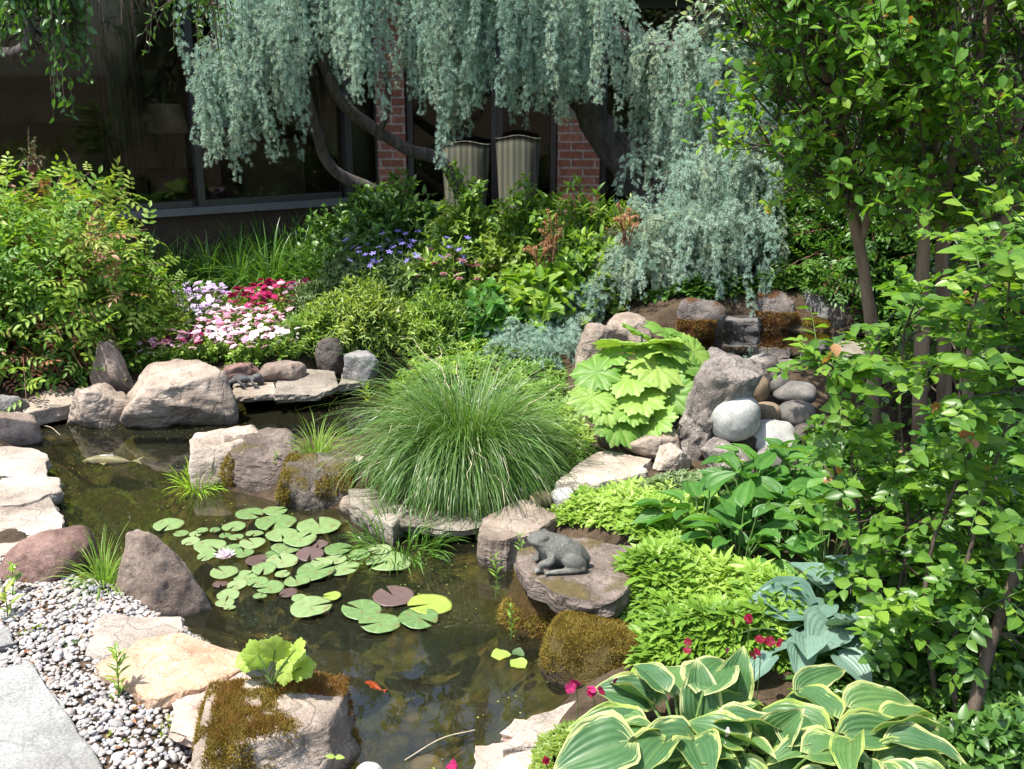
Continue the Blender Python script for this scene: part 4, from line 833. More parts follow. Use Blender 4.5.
def bush(name, label, cat, c, rad, n, k, T, size, m, stem=None, group=None, t0=.45, up=.4, out=.8, fwd=.5, stem_r=.006, flat=0, mix=None, surf=.55, zmin=-.1, jit=.3, tone=True, bulge=.35, pair=False, kind_leaf='foliage'):
    t = thing(name, label, cat, c, group); P = bush_curves(c, rad, n, surf=surf, zmin=zmin, bulge=bulge)
    if stem is not None:
        mb = MB(); tubes(mb, P, np.linspace(1, .35, P.shape[1])[None]*stem_r*(.7+.6*rng.random((len(P), 1))), 5); mb.build('stems', stem, t)
    tn = (.5+.42*vn(P[:, -1]*3.1)+.12*rng.normal(size=len(P)))[:, None]
    mixs = mix or [(m, 1.0, kind_leaf)]; u = rng.random(len(P)); lo = 0
    for mm, fr, nm in mixs:
        sel = (u >= lo) & (u < lo+fr); lo += fr
        if sel.sum() == 0: continue
        mb = MB(); leaves_along(mb, T, P[sel], k, t0, size, up, out, fwd, jit, tn[sel] if tone else None, flat, pair=pair); mb.build(nm, mm, t)
    return t
def grass_curves(c, n, ln, spread, g=None, K=8, droop=1.0, r0=.05, up0=.8):
    g = g or rng; az = g.random(n)*2*math.pi; el = np.clip(g.random(n)**.8, 0, 1); l = ln*(.65+.5*g.random(n))*(1.16-.28*el); B = np.asarray(c)+np.column_stack([np.cos(az)*r0*g.random(n)**.5, np.sin(az)*r0*g.random(n)**.5, np.zeros(n)])
    h = np.column_stack([np.cos(az), np.sin(az)])+g.normal(size=(n, 2))*.25; t = np.linspace(0, 1, K); ang0 = el*spread
    P = np.empty((n, K, 3)); P[:, 0] = B; a = ang0.copy(); step = l/(K-1)
    for k in range(1, K):
        P[:, k, :2] = P[:, k-1, :2]+h*(np.sin(a)*step)[:, None]; P[:, k, 2] = P[:, k-1, 2]+np.cos(a)*step
        a = a+droop*(.18+.55*el)*(k/K)**.7*(.6+.8*g.random(n))
    return P, h, l
def grass(name, label, c, n, ln, spread, m, wid=.006, droop=1.0, group=None, r0=.05, cat='grass', seed=None, parent_part='blades'):
    g = np.random.default_rng(seed) if seed is not None else rng
    t = thing(name, label, cat, c, group); P, h, l = grass_curves(c, n, ln, spread, g, 8, droop, r0); mb = MB(); Kn = P.shape[1]
    w = wid*np.interp(np.linspace(0, 1, Kn), [0, .2, .6, .9, 1], [.7, 1, .8, .35, .06])[None]*(.7+.6*g.random((n, 1)))
    blades(mb, P, w, np.column_stack([-h[:, 1], h[:, 0], .35*g.normal(size=n)]), t1=np.clip(.5+.3*g.normal(size=n), 0, 1)); mb.build(parent_part, m, t); return t

# ------------------------------------------------------------------ weeping blue cedar
def cedar_fill(mb, P, lens, rad, dens, size, tone):
    """needle tufts packed round drooping strands"""
    k = np.maximum(8, (lens*dens).astype(int)); idx = np.repeat(np.arange(len(P)), k); t = rng.random(len(idx))
    n = P.shape[1]; x = t*(n-1)*.9999; i = x.astype(int); f = (x-i)[:, None]; q = P[idx, i]*(1-f)+P[idx, i+1]*f
    d = nrm(P[idx, i+1]-P[idx, i]); r = nrm(rnd(len(idx), 3)); r = nrm(r-(r*d).sum(1, keepdims=True)*d)
    rr = rad[idx]*(1.05-.55*t)*(.45+.55*rng.random(len(idx))**.5)*(1+.38*np.sin(t*lens[idx]*34+idx*1.7))
    inst(mb, TUFT, q+r*rr[:, None], r*.9+d*.1+np.array([0, 0, .35]), rnd(len(idx), 3), size*(.7+.6*rng.random(len(idx))), np.clip(tone[idx]+.16*rng.normal(size=len(idx)), 0, 1))
def strand_curves(S, dirs, arch, lens, K=16, sway=.05):
    """leave the limb sideways, arch over, then hang"""
    n = len(S); t = np.linspace(0, 1, K)[None, :, None]; a = arch[:, None, None]; l = lens[:, None, None]
    h = dirs[:, None]*a*(1-np.exp(-3.2*t*l/np.maximum(a, .02)/1.2)); up = .35*a*np.sin(np.clip(t*l/np.maximum(a, .03)/1.3, 0, 1)*math.pi)
    P = S[:, None]+h; P[..., 2] += (up-l*np.clip(t-.12*a/l, 0, 1)**1.08)[..., 0]
    ph = rng.random((n, 1, 2))*6.28; P[..., :2] += sway*(np.sin(t*5+ph)-np.sin(ph))*t
    return P
def zone(n, top, bot, px0, px1, y0, y1, topspread, rad, arch, lfrac=(.45, 1.0)):
    nc = max(3, n//6); pc = rng.uniform(px0, px1, nc); yc = rng.uniform(0, 1, nc); ci = rng.integers(0, nc, n); px = np.clip(pc[ci]+rng.normal(size=n)*5.5, px0, px1); ty = np.interp(px, *top)+rng.random(n)**1.5*topspread; by = np.interp(px, *bot)+rng.normal(size=n)*8; by = ty+(by-ty)*rng.uniform(*lfrac, n); by = np.maximum(by, ty+14)
    Yd = y0+.45+(y1-y0)*yc[ci]+rng.normal(size=n)*.05; S = np.array([aty(a, b, c) for a, b, c in zip(px, ty, Yd)]); E = np.array([aty(a, b, c) for a, b, c in zip(px, by, Yd)])
    L_ = S[:, 2]-E[:, 2]; az = rng.random(n)*6.28; dr = np.column_stack([np.cos(az), np.sin(az)*.7-.2, np.zeros(n)]); A = arch*(.3+rng.random(n)); S[:, :2] -= dr[:, :2]*A[:, None]*.8
    return strand_curves(S, dr, A, L_), L_, rad*(.6+.7*rng.random(n))
cb = aty(664, 250, 8.5); cb[2] = gz1(cb[0], cb[1])-.05
ced = thing('weeping_cedar', 'weeping blue cedar with curtains of hanging needled branches over the bed', 'tree', cb)
cs = []
def dome(n, px, py, Yd, Rr, fall, rad=.04, jit=(25, 10), az=(2.4, 7.0)):
    S = np.array([aty(px+rng.normal()*jit[0], py+rng.normal()*jit[1], Yd+.4+rng.normal()*.12) for _ in range(n)]); a = rng.uniform(az[0], az[1], n); dr = np.column_stack([np.cos(a), np.sin(a), np.zeros(n)]); A = Rr*(.25+.75*rng.random(n)); L_ = fall*(.45+.6*rng.random(n)); return strand_curves(S, dr, A, L_, sway=.04), L_+A*.7, rad*(.6+.7*rng.random(n))
ZA = zone(105, ([190, 200, 215, 240, 265, 300, 520], [112, 85, 55, 15, -20, -55, -75]), ([190, 215, 235, 258, 275, 300, 330, 345, 375, 395, 425, 445, 470, 490, 500, 520], [195, 140, 150, 215, 190, 95, 70, 110, 120, 70, 120, 182, 120, 110, 125, 130]), 192, 510, 6.9, 7.6, 75, .052, .12)
ZA2 = zone(62, ([400, 420, 470, 520, 600], [-40, -20, -20, -30, -20]), ([400, 425, 445, 470, 490, 515, 530, 560, 600], [110, 185, 170, 105, 105, 120, 130, 125, 100]), 412, 600, 7.2, 7.9, 90, .056, .16)
ZB = zone(84, ([512, 540, 580, 610, 640, 690, 740, 770], [10, -15, 20, 68, 42, 48, 85, 135]), ([512, 530, 560, 590, 615, 640, 665, 690, 730, 770], [125, 120, 125, 110, 95, 110, 185, 205, 215, 240]), 520, 768, 7.2, 8.0, 105, .056, .17)
ZC = zone(60, ([640, 670, 700, 730, 760, 780], [235, 185, 152, 155, 185, 230]), ([630, 660, 690, 720, 745, 780], [300, 300, 305, 300, 310, 300]), 675, 775, 7.0, 7.6, 60, .045, .14)
ZD = zone(40, ([625, 650, 680, 710, 735, 750], [290, 250, 225, 218, 235, 280]), ([620, 650, 700, 750], [310, 312, 318, 315]), 628, 745, 6.7, 7.1, 25, .04, .14)
# creeping branches that lie over the rocks in front
def creep(n, pts, spread, rad):
    g = []; 
    for _ in range(n):
        i = rng.integers(len(pts)); px, py = pts[i][0]+rng.normal()*spread, pts[i][1]+rng.normal()*spread*.45
        p = G(px, py, .04+.22*rng.random()*pts[i][2]); az = rng.uniform(2.2, 5.2); l = rng.uniform(.18, .42); t = np.linspace(0, 1, 16)[:, None]
        d = np.array([math.cos(az), math.sin(az)*.6, 0]); q = p+d*l*t; q[:, 2] += .10*np.sin(t[:, 0]*3)-.12*t[:, 0]**2; g.append(q)
    P = np.array(g); P[..., 2] = np.maximum(P[..., 2], gz(P[..., 0].ravel(), P[..., 1].ravel()).reshape(P.shape[:2])+.02); return P, np.full(n, .33), rad*(.6+.7*rng.random(n))
ZE = creep(190, [(535, 350, .5), (560, 335, .8), (585, 320, 1.2), (610, 310, 1.5), (640, 300, 1.6), (560, 355, .3), (535, 365, .2), (600, 300, 1.2), (520, 345, .2), (575, 330, 1)], 14, .04)
mb = MB(); st = MB()
DOMES = [dome(50, 700, 52, 7.5, .45, .95), dome(45, 745, 95, 7.4, .35, 1.0), dome(45, 560, -5, 7.5, .5, .8), dome(50, 480, -20, 7.3, .5, .9), dome(75, 722, 160, 7.2, .33, .85), dome(105, 702, 222, 6.95, .38, .62), dome(40, 255, 5, 7.1, .22, .8), dome(26, 216, 60, 7.05, .10, .75, jit=(8, 8))]
for P, L_, rd in [ZA, ZA2, ZB, ZC, ZD, ZE]+DOMES:
    tn = np.clip(.5+.35*vn(P[:, 0]*2.2)+.15*rng.normal(size=len(P)), 0, 1); cedar_fill(mb, P, L_, rd, 150, .020, tn)
    tubes(st, P, np.linspace(.003, .001, P.shape[1])[None], 3)
mb.build('foliage', M['cedar'], ced); st.build('hanging_twigs', M['bark_cedar'], ced)
def px_path(pts, n=24):   # (px, py, Y) list -> smooth curve
    return spline(np.array([aty(*p) for p in pts]), n)
def limb(name, pts, r0, r1, m, parent, n=28, k=12, knob=.12):
    if parent is globals().get('ced') and isinstance(pts, list): pts = [(a, b, c+.45) for a, b, c in pts]
    P = px_path(pts, n) if len(pts[0]) == 3 and isinstance(pts, list) else pts
    r = np.linspace(r0, r1, len(P))*(1+knob*vn(P*6)); P = P+np.stack([vn(P*5+9), vn(P*5+31), P[:, 0]*0], 1)*r0*.25
    mb = MB(); tubes(mb, P[None], r[None], k); return mb.build(name, m, parent)
tp = np.vstack([[cb], [aty(p[0], p[1], p[2]+.45) for p in [(660, 225, 8.05), (642, 185, 8.0), (618, 148, 7.95), (590, 110, 7.9), (560, 60, 7.8), (520, 0, 7.7), (470, -60, 7.5)]]])
limb('trunk', spline(tp, 40), .17, .09, M['bark_cedar'], ced, k=16)
limb('limb', [(560, 60, 7.8), (600, 30, 7.7), (640, 45, 7.6), (700, 52, 7.5), (750, 90, 7.45)], .07, .025, M['bark_cedar'], ced)
limb('limb', [(500, -30, 7.6), (420, -70, 7.4), (330, -70, 7.3), (260, -20, 7.2), (215, 50, 7.15), (196, 105, 7.1)], .07, .018, M['bark_cedar'], ced)
limb('limb', [(650, 205, 8.02), (690, 175, 7.6), (720, 160, 7.4), (750, 180, 7.3)], .06, .02, M['bark_cedar'], ced)
lg = aty(395, 215, 8.2); 
limb('limb', [(440, 235, 8.1), (400, 205, 8.0), (372, 190, 7.9), (345, 178, 7.8), (325, 160, 7.7), (318, 130, 7.6), (305, 90, 7.5), (298, 45, 7.4), (290, -40, 7.3)], .055, .032, M['bark_cedar'], ced, 40)
limb('limb', [(480, 230, 8.1), (445, 165, 7.9), (410, 150, 7.8), (380, 132, 7.7), (352, 112, 7.6), (332, 85, 7.5), (318, 40, 7.4), (310, -40, 7.3)], .055, .035, M['bark_cedar'], ced, 40)
limb('limb', [(378, 134, 7.7), (386, 118, 7.65), (388, 95, 7.6), (384, 60, 7.5)], .025, .014, M['bark_cedar'], ced)

# ------------------------------------------------------------------ weeping tree at the upper left
wb = np.array([-3.9, 5.0, gz1(-3.9, 5.0)]); wt = thing('weeping_tree', 'weeping leafy tree reaching in from above the left windows', 'tree', wb)
limb('trunk', spline([wb, wb+[.05, 0, .9], wb+[.2, .1, 1.9], aty(-120, -60, 5.1)], 24), .10, .05, M['bark_twig'], wt)
limb('limb', [(-120, -60, 5.1), (-60, 20, 5.1), (-20, 48, 5.1), (12, 54, 5.1), (27, 44, 5.1), (28, 28, 5.1), (20, 14, 5.1), (30, -10, 5.1), (60, -40, 5.2)], .032, .02, M['bark_cedar'], wt, 40)
limb('limb', [(60, -40, 5.2), (120, -70, 5.4), (180, -40, 5.6), (215, -5, 5.7)], .03, .012, M['bark_twig'], wt)
def hang(n, src, e0, e1, y0, y1):
    S = np.array([aty(a+rng.normal()*10, b+rng.normal()*8, rng.uniform(y0, y1)) for a, b in [src[rng.integers(len(src))] for _ in range(n)]])
    E = np.array([aty(rng.uniform(e0[0], e1[0]), rng.uniform(e0[1], e1[1]), rng.uniform(y0, y1)) for _ in range(n)]); C = (S+E)/2; C[:, 2] = np.maximum(S[:, 2], E[:, 2])+.06; C[:, :2] = S[:, :2]*.3+E[:, :2]*.7
    return bez(S, C, E, 12)
P = np.concatenate([hang(46, [(20, -10), (40, -30), (60, -40)], (-10, 0), (88, 60), 4.9, 5.4), hang(18, [(50, -40), (60, -40)], (52, 40), (74, 118), 4.9, 5.3), hang(16, [(70, -45), (80, -50)], (70, 40), (92, 85), 5.0, 5.4), hang(16, [(-40, -30), (-20, 0)], (-40, 0), (10, 40), 5, 5.4)])
mb = MB(); leaves_along(mb, OVATE, P, 16, .1, .055, -.5, .5, .55, .5); mb.build('foliage', M['weeper'], wt)
P2 = hang(26, [(180, -40), (215, -5), (200, -20)], (140, -10), (235, 58), 5.3, 6.0); leaves_mb = MB(); leaves_along(leaves_mb, LANCE, P2, 14, .2, .05, 0, .5, .55, .5); leaves_mb.build('foliage', M['shrub_dk'], wt)
P3 = hang(20, [(100, -40), (120, -60), (80, -40)], (88, 0), (180, 50), 5.0, 5.5); mb = MB(); tubes(mb, np.concatenate([P, P2, P3]), np.linspace(.006, .002, 12)[None], 4); mb.build('twigs', M['bark_twig'], wt)

# ------------------------------------------------------------------ shrubs of the left and back beds
def pb(px, py, w, h):      # foot pixel, width and height in pixels -> centre and radii
    c = G(px, py); k = mpp(c); return c, (w*k/2, w*k/2*.8, h*k*1.03)
GN = 'nandina bushes at the left bank'
NM = [(M['nandina'], .965, 'foliage'), (M['nandina_red'], .035, 'reddish_foliage')]
def nandina(label, c, rad, n, k=7, m=NM, size=.185, grp=GN): return bush('nandina', label, 'shrub', c, rad, n, k, PINNATE, size, None, M['stem_red'], grp, .5, .35, .85, .45, .005, mix=m, surf=.5, jit=.35, bulge=.3)
c = G(28, 372); nandina('tall yellow-green nandina bush filling the left edge below the windows', c+[-.1, .25, 0], (1.12, .9, 1.36), 430)
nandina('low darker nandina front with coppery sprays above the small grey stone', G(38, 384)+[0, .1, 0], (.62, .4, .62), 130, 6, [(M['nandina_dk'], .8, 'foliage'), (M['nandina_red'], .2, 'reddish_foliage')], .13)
nandina('smaller golden-green nandina behind the cone-shaped boulder', G(138, 362)+[0, .15, 0], (.42, .4, .60), 120, 6, NM, .12)
pl = thing('nandina_flower', 'pale upright nandina flower plume above the left bush', 'flower', aty(33, 170, 6.2)); P = bush_curves(aty(33, 172, 6.2), (.10, .10, .24), 40, surf=.3); mb = MB(); leaves_along(mb, OVATE, P, 12, .3, .012, .2, .8, .3); mb.build('blossom', M['astilbe'] if False else M['grey_shrub'], pl); mb = MB(); tubes(mb, P, .0025, 4); mb.build('stems', M['stem_red'], pl)

GL = 'lilyturf clumps under the windows'
lp = [(140, 268), (165, 262), (190, 270), (215, 262), (240, 270), (262, 262), (285, 270), (308, 262), (330, 272), (150, 284), (180, 286), (210, 284), (240, 286), (270, 288), (300, 284), (325, 290), (345, 268), (228, 250), (255, 250), (200, 252)]
pos = [G(a, b) for a, b in lp]; l0 = grass('lilyturf_clump', 'dark green grassy lilyturf clump in the row under the left windows', pos[0], 170, .42, 1.15, M['lirio'], .011, .9, GL, .07, 'lilyturf')
for p in pos[1:]: dup(l0, p, rng.random()*6.28, rng.uniform(.85, 1.2))
GB = 'shrubs of the back bed'
def B(label, px, py, w, h, n, k, T, size, m, **kw):
    c, rad = pb(px, py, w, h); return bush('shrub', label, 'shrub', c, rad, n, k, T, size, M[m] if isinstance(m, str) else None, M['stem_green'], GB, **kw)
B('dark leafy shrub at the foot of the brick pillar', 392, 296, 150, 124, 260, 10, OVATE, .075, 'shrub_dk', bulge=.5)
B('dark shrub left of the brick pillar under the curved limb', 335, 280, 100, 76, 130, 9, OVATE, .07, 'shrub_dk')
B('mid green shrub below the first striped chair', 470, 308, 110, 128, 220, 10, OVATE, .07, 'shrub_md', bulge=.5)
B('bright shrub below the second striped chair', 535, 308, 125, 124, 240, 10, OVATE, .075, 'shrub_md', bulge=.5)
B('narrow-leaved shrub at the second brick pillar', 592, 304, 105, 120, 190, 11, LANCE, .10, 'shrub_md', bulge=.5)
B('yellow-green shrub in the middle of the back bed', 500, 318, 110, 88, 200, 10, OVATE, .065, 'shrub_lt')
B('green shrub with upright shoots left of the rusty plumes', 448, 318, 100, 86, 170, 10, LANCE, .085, 'shrub_md')
B('broad leafy shrub just right of the rusty plumes', 588, 316, 105, 86, 180, 9, OVATE, .08, 'shrub_md')
B('large pale-leaved hydrangea in front of the rusty plumes', 545, 336, 125, 66, 120, 7, HEART, .13, 'shrub_md', out=.9)
B('big-leaved bush left of the creeping cedar', 500, 342, 90, 62, 90, 7, HEART, .11, 'broad')
B('grey-green shrub with small violet flowers', 405, 318, 115, 68, 180, 12, LANCE, .06, 'grey_shrub')
B('feathery grey-green plant behind the pink flower bed', 318, 322, 80, 44, 150, 12, LANCE, .045, 'grey_shrub')
B('yellow-green arching shrub over the back ledge', 362, 358, 130, 78, 240, 13, LANCE, .055, 'shrub_lt', bulge=.6)
B('low green plant to the right of the pink flower bed', 318, 350, 75, 48, 140, 12, LANCE, .05, 'shrub_md')
B('dense small-leaved plant behind the big grass clump', 438, 345, 110, 52, 190, 12, LANCE, .05, 'shrub_md')
B('fine grey-green plant with white flowers behind the grass clump', 490, 345, 80, 52, 130, 12, LANCE, .045, 'grey_shrub')
B('pale shrub between lilyturf and dark shrub', 368, 288, 80, 46, 110, 10, LANCE, .06, 'grey_shrub')
B('rust-tinged shrub beside the cedar trunk', 626, 300, 56, 100, 120, 10, LANCE, .06, None, mix=[(M['shrub_lt'], .6, 'foliage'), (M['astilbe'], .4, 'rusty_foliage')])
B('tall leafy shoots in front of the window mullion', 213, 246, 26, 34, 16, 14, LANCE, .09, 'grey_shrub', bulge=.2)
# rusty astilbe plumes
def plume(px, py, label, n=9, hgt=.35, m='astilbe'):
    c = aty(px, py, G(px, py+54)[1]-.25); t = thing('astilbe', label, 'flower', c, 'rusty astilbe plumes in the back bed'); P = bush_curves(c, (.13, .12, hgt), n, surf=.8, zmin=.4); mb = MB(); leaves_along(mb, LANCE, P, 60, .3, .022, .1, .9, .4, .5); mb.build('plumes', M[m], t); mb = MB(); tubes(mb, P, .003, 4); mb.build('stems', M['stem_red'], t)
plume(552, 262, 'rusty astilbe plumes in the middle of the back bed', 14); plume(538, 268, 'small rusty plumes left of the larger ones', 7, .22); plume(625, 245, 'tall rusty plumes beside the cedar trunk', 9, .35)

# ------------------------------------------------------------------ flowers
def flower_T(n=5, wid=.85, cup=.25, wave=0):
    lf = leaf_T('obov', wid, 3, 2, -.1, .15)
    return join_T([(lf, (0, 0, 0), (math.cos(a), math.sin(a), cup), (0, 0, 1), 1.0) for a in np.arange(n)*2*math.pi/n])
FLOW = flower_T(); FLOW_D = join_T([(FLOW, (0, 0, 0), (1, 0, 0), (0, 0, 1), 1), (FLOW, (0, 0, .15), (.8, .6, 0), (0, 0, 1), .7)])
STAR = flower_T(5, .5, .2)
protos = {}
def flower_plant(kind, m, c, label, group, nf=6, h=.17, w=.14, fs=.029, lm='shrub_md', T=FLOW_D, cat='flower', ls=.035, part='flower', nl=16):
    if kind in protos: return dup(protos[kind], c, rng.random()*6.28, rng.uniform(.85, 1.15), label)
    t = thing('flowering_plant', label, cat, c, group); P = bush_curves(c, (w, w, h), nl, surf=.6, zmin=.1); mb = MB(); leaves_along(mb, OVATE, P, 9, .2, ls, .4, .8, .4); mb.build('foliage', M[lm], t)
    az = np.arange(nf)*2.4; r = w*.95*np.sqrt((np.arange(nf)+.5)/nf); E = np.column_stack([c[0]+r*np.cos(az), c[1]+r*np.sin(az), c[2]+h*(1.02+.28*rng.random(nf))-.25*r]); S = E.copy(); S[:, :2] = c[:2]+(E[:, :2]-c[:2])*.3; S[:, 2] = c[2]
    mb = MB(); tubes(mb, bez(S, (S+E)/2+[0, 0, .03], E, 6), .0018, 4); mb.build('stems', M['stem_green'], t)
    for i in range(nf):
        mb = MB(); inst(mb, T, E[i:i+1], np.array([[math.cos(i), math.sin(i), .2]]), np.array([[.35*math.cos(az[i]), .35*math.sin(az[i])-.9, 1.]]), fs*rng.uniform(.8, 1.2, 1)); mb.build(part, M[m], t)
    protos[kind] = t; return t
FB_ = 'flowers of the pink and lilac patch'
spots = []
gq = np.random.default_rng(8)
def patch(poly, kinds, n, label, grp=FB_, **kw):
    poly = np.array(poly, float); lo, hi = poly.min(0), poly.max(0); got = []
    while len(got) < n:
        p = lo+(hi-lo)*gq.random(2)
        if sdist(p, poly)[0] < 0 and all(np.hypot(*((p-q)*[1, 1.6])) > 7 for q in got): got.append(p)
    for p in got:
        kd, m = kinds[gq.integers(len(kinds))]; flower_plant(kd, m, G(p[0], p[1]+12), label[kd] if isinstance(label, dict) else label, grp, **kw)
LB = {'lil': 'lilac flowering plant in the mixed flower patch', 'mag': 'magenta flowering plant in the mixed flower patch', 'pink': 'pink flowering plant in the mixed flower patch', 'white': 'whitish pink flowering plant among the pink blooms'}
patch([(172, 300), (205, 290), (228, 300), (225, 325), (180, 325)], [('lil', 'f_lil')], 15, LB)
patch([(232, 298), (290, 288), (310, 292), (290, 318), (240, 322)], [('mag', 'f_mag'), ('mag', 'f_mag'), ('mag', 'f_mag'), ('pink', 'f_pink')], 17, LB)
patch([(190, 325), (250, 318), (285, 325), (290, 352), (230, 360), (195, 352)], [('pink', 'f_pink'), ('white', 'f_white'), ('white', 'f_white'), ('pink', 'f_pink'), ('pink', 'f_pink')], 34, LB)
patch([(146, 345), (165, 335), (205, 345), (215, 362), (180, 366), (150, 364)], [('mag', 'f_mag'), ('pink', 'f_pink')], 12, LB)
PP = 'pink flowering plant behind the big grass clump'
patch([(425, 300), (490, 298), (492, 318), (430, 322)], [('pink2', 'f_pink')], 11, PP, 'pink flowers behind the grass clump', nf=4, h=.36, w=.12)
patch([(262, 335), (300, 322), (310, 345), (285, 355)], [('wee', 'f_white')], 4, 'tiny white-flowered plant at the right of the flower patch', 'small white flowers', nf=5, h=.13, w=.09, fs=.014, T=STAR)
patch([(480, 300), (510, 300), (500, 320), (470, 322)], [('wee', 'f_white')], 4, 'tiny white-flowered plant behind the grass clump', 'small white flowers')
patch([(340, 290), (470, 292), (470, 316), (360, 318)], [('vio', 'f_blue')], 17, 'plant with small violet flowers in the grey-green bed', 'violet flowers of the back bed', nf=5, h=.44, w=.12, fs=.026, T=STAR)
patch([(375, 300), (480, 300), (470, 325), (385, 330)], [('wee', 'f_white')], 6, 'tiny white-flowered plant among the low green plants', 'small white flowers')
# irises
IRP = flower_T(6, .7, .1)
def iris(px, py, label):
    c = G(px, py+26); t = thing('iris', label, 'flower', c, 'violet irises of the back bed'); P, h, l = grass_curves(c, 14, .38, .5, rng, 7, .35, .03); mb = MB(); blades(mb, P, np.linspace(.02, .002, 7)[None], np.column_stack([-h[:, 1], h[:, 0], h[:, 0]*0])); mb.build('leaves', M['lirio'], t)
    e = aty(px, py, c[1]); mb = MB(); tubes(mb, spline([c, (c+e)/2+[.01, 0, 0], e], 8)[None], .004, 5); mb.build('stem', M['stem_green'], t); mb = MB(); inst(mb, IRP, e[None], np.array([[1., 0, 0]]), np.array([[.2, -.5, 1.]]), .045); mb.build('flower', M['f_blue'], t)
for px, py, lb in [(271, 231, 'violet iris leftmost of the pair below the window sill'), (279, 229, 'violet iris beside the leftmost iris below the window sill'), (298, 233, 'violet iris nearest the dark shrub below the curved limb'), (414, 247, 'violet iris leftmost of the three in the grey-green bed'), (430, 252, 'violet iris lowest of the three in the grey-green bed'), (441, 247, 'violet iris rightmost of the three in the grey-green bed')]: iris(px, py, lb)

# ------------------------------------------------------------------ the big grass clump and other grasses
c = atz(465, 492, .10); c = c+[0, .20, 0]
t = thing('fountain_grass', 'huge round fountain grass clump arching over the pond ledges', 'grass', c)
gg = np.random.default_rng(21); P, h, l = grass_curves(c, 6200, .60, .88, gg, 12, 1.25, .17); w = .0042*np.interp(np.linspace(0, 1, 12), [0, .2, .6, .9, 1], [.7, 1, .8, .4, .05])[None]*(.7+.6*gg.random((len(P), 1)))
gp = gz(P[..., 0].ravel(), P[..., 1].ravel()).reshape(P.shape[:2]); P[..., 2] = np.maximum(P[..., 2], np.maximum(gp, .0)+.012+.075*gg.random((len(P), 1))**.5)
Pu, hu, lu = grass_curves(c, 900, .61, .42, gg, 12, .85, .17); P = np.concatenate([P, Pu]); h = np.concatenate([h, hu]); w = np.concatenate([w, w[:900]])
Pd, hd, ld = grass_curves(c, 170, .62, 1.0, gg, 12, 1.25, .19); Pd += gg.normal(size=Pd.shape)*np.linspace(0, .02, 12)[None, :, None]; mb = MB(); blades(mb, Pd, w[:170], np.column_stack([-hd[:, 1], hd[:, 0], .45*gg.normal(size=170)])); mb.build('dead_blades', M['drystem'], t)
mb = MB(); blades(mb, P, w, np.column_stack([-h[:, 1], h[:, 0], .45*gg.normal(size=len(h))]), t1=np.clip(.45+.28*gg.normal(size=len(P)), 0, 1)); mb.build('blades', M['grass'], t)
pa = np.array([.30, .40, .1])
grass('grass_tuft', 'bright green grass tuft on the rock spit', atz(318, 458, .12), 130, .22, .85, M['pond_grass'], .004, .7, None, .06)
grass('grass_tuft', 'bright dark-green grass tuft between the reddish and granite boulders', atz(104, 588, .06), 150, .22, 1.0, M['pond_grass'], .004, .8, None, .03)
grass('water_plant', 'bright algae tuft floating beside the white-topped rock', atz(198, 488, .0), 140, .12, 1.4, M['algae'], .006, .6, None, .09, 'plant')
grass('water_plant', 'green pond weed trailing below the grass ledge', atz(400, 548, .003), 220, .16, 1.5, M['lirio'], .006, .9, None, .18, 'plant')

# ------------------------------------------------------------------ left-bank weeds and shoots
def shoot(name, label, base, top, m, n=16, size=.06, T=LANCE, group=None, out=.8, cat='plant', r=.003):
    t = thing(name, label, cat, base, group); P = spline([base, (np.array(base)*.5+np.array(top)*.5)+[.004, 0, 0], top], 10)[None]; mb = MB(); tubes(mb, P, np.linspace(r, r*.4, 10)[None], 5); mb.build('stem', M['stem_green'], t); mb = MB(); leaves_along(mb, T, P, n, .12, size, .25, out, .55, .15, taper=.5); mb.build('leaves', M[m], t); return t
def sh(label, px, py, px2_, py2, m='pond_grass', n=16, size=.06, z=.05, T=LANCE, grp=None, name='lily_shoot'):
    b = atz(px, py, z); tpt = aty(px2_, py2, b[1]+.02); return shoot(name, label, b, tpt, m, n, size, T, grp)
GS_ = 'narrow-leaved shoots at the frog slab'
sh('tall leafy shoot in front of the frog statue', 521, 590, 520, 535, 'pond_grass', 26, .045, .02, grp=GS_)
sh('shorter leafy shoot left of the frog slab', 496, 598, 495, 556, 'pond_grass', 20, .045, .02, grp=GS_)
sh('small leafy shoot low before the dripping bank rock', 511, 640, 510, 606, 'pond_grass', 14, .035, .02, grp=GS_)
sh('leafy shoot growing in the gravel between the flagstones', 118, 712, 116, 650, 'shrub_md', 26, .06, .06, name='weed')
sh('small leafy shoot at the left edge by the reddish boulder', 12, 600, 12, 565, 'shrub_md', 12, .045, .06, OVATE, name='weed')
sh('strappy weed in the gravel at the left edge', 8, 625, 4, 590, 'shrub_lt', 8, .09, .06, name='weed')
sh('pale leafy shoot at the left of the big grass clump', 368, 410, 366, 385, 'shrub_lt', 14, .09, .1, name='weed')
sh('small sprig growing from the flat rock of the spit', 272, 482, 276, 452, 'shrub_lt', 14, .03, .05, OVATE, name='weed')
for i, (px, py, lb) in enumerate([(75, 652, 'small round-leaved weed in the gravel above the grey slab'), (112, 745, 'straggly weed in the gravel beside the large grey slab'), (140, 752, 'low straggly weed near the pinkish flagstone'), (33, 640, 'sparse weed by the small grey slab'), (165, 735, 'small weed at the corner of the pinkish flagstone')]):
    c = atz(px, py, .06); bush('weed', lb, 'weed', c, (.06, .06, .05), 14, 6, OVATE, .02 if i != 0 else .035, M['shrub_md' if i == 0 else 'shrub_lt'], M['stem_green'], 'weeds in the gravel', .3, stem_r=.0012)

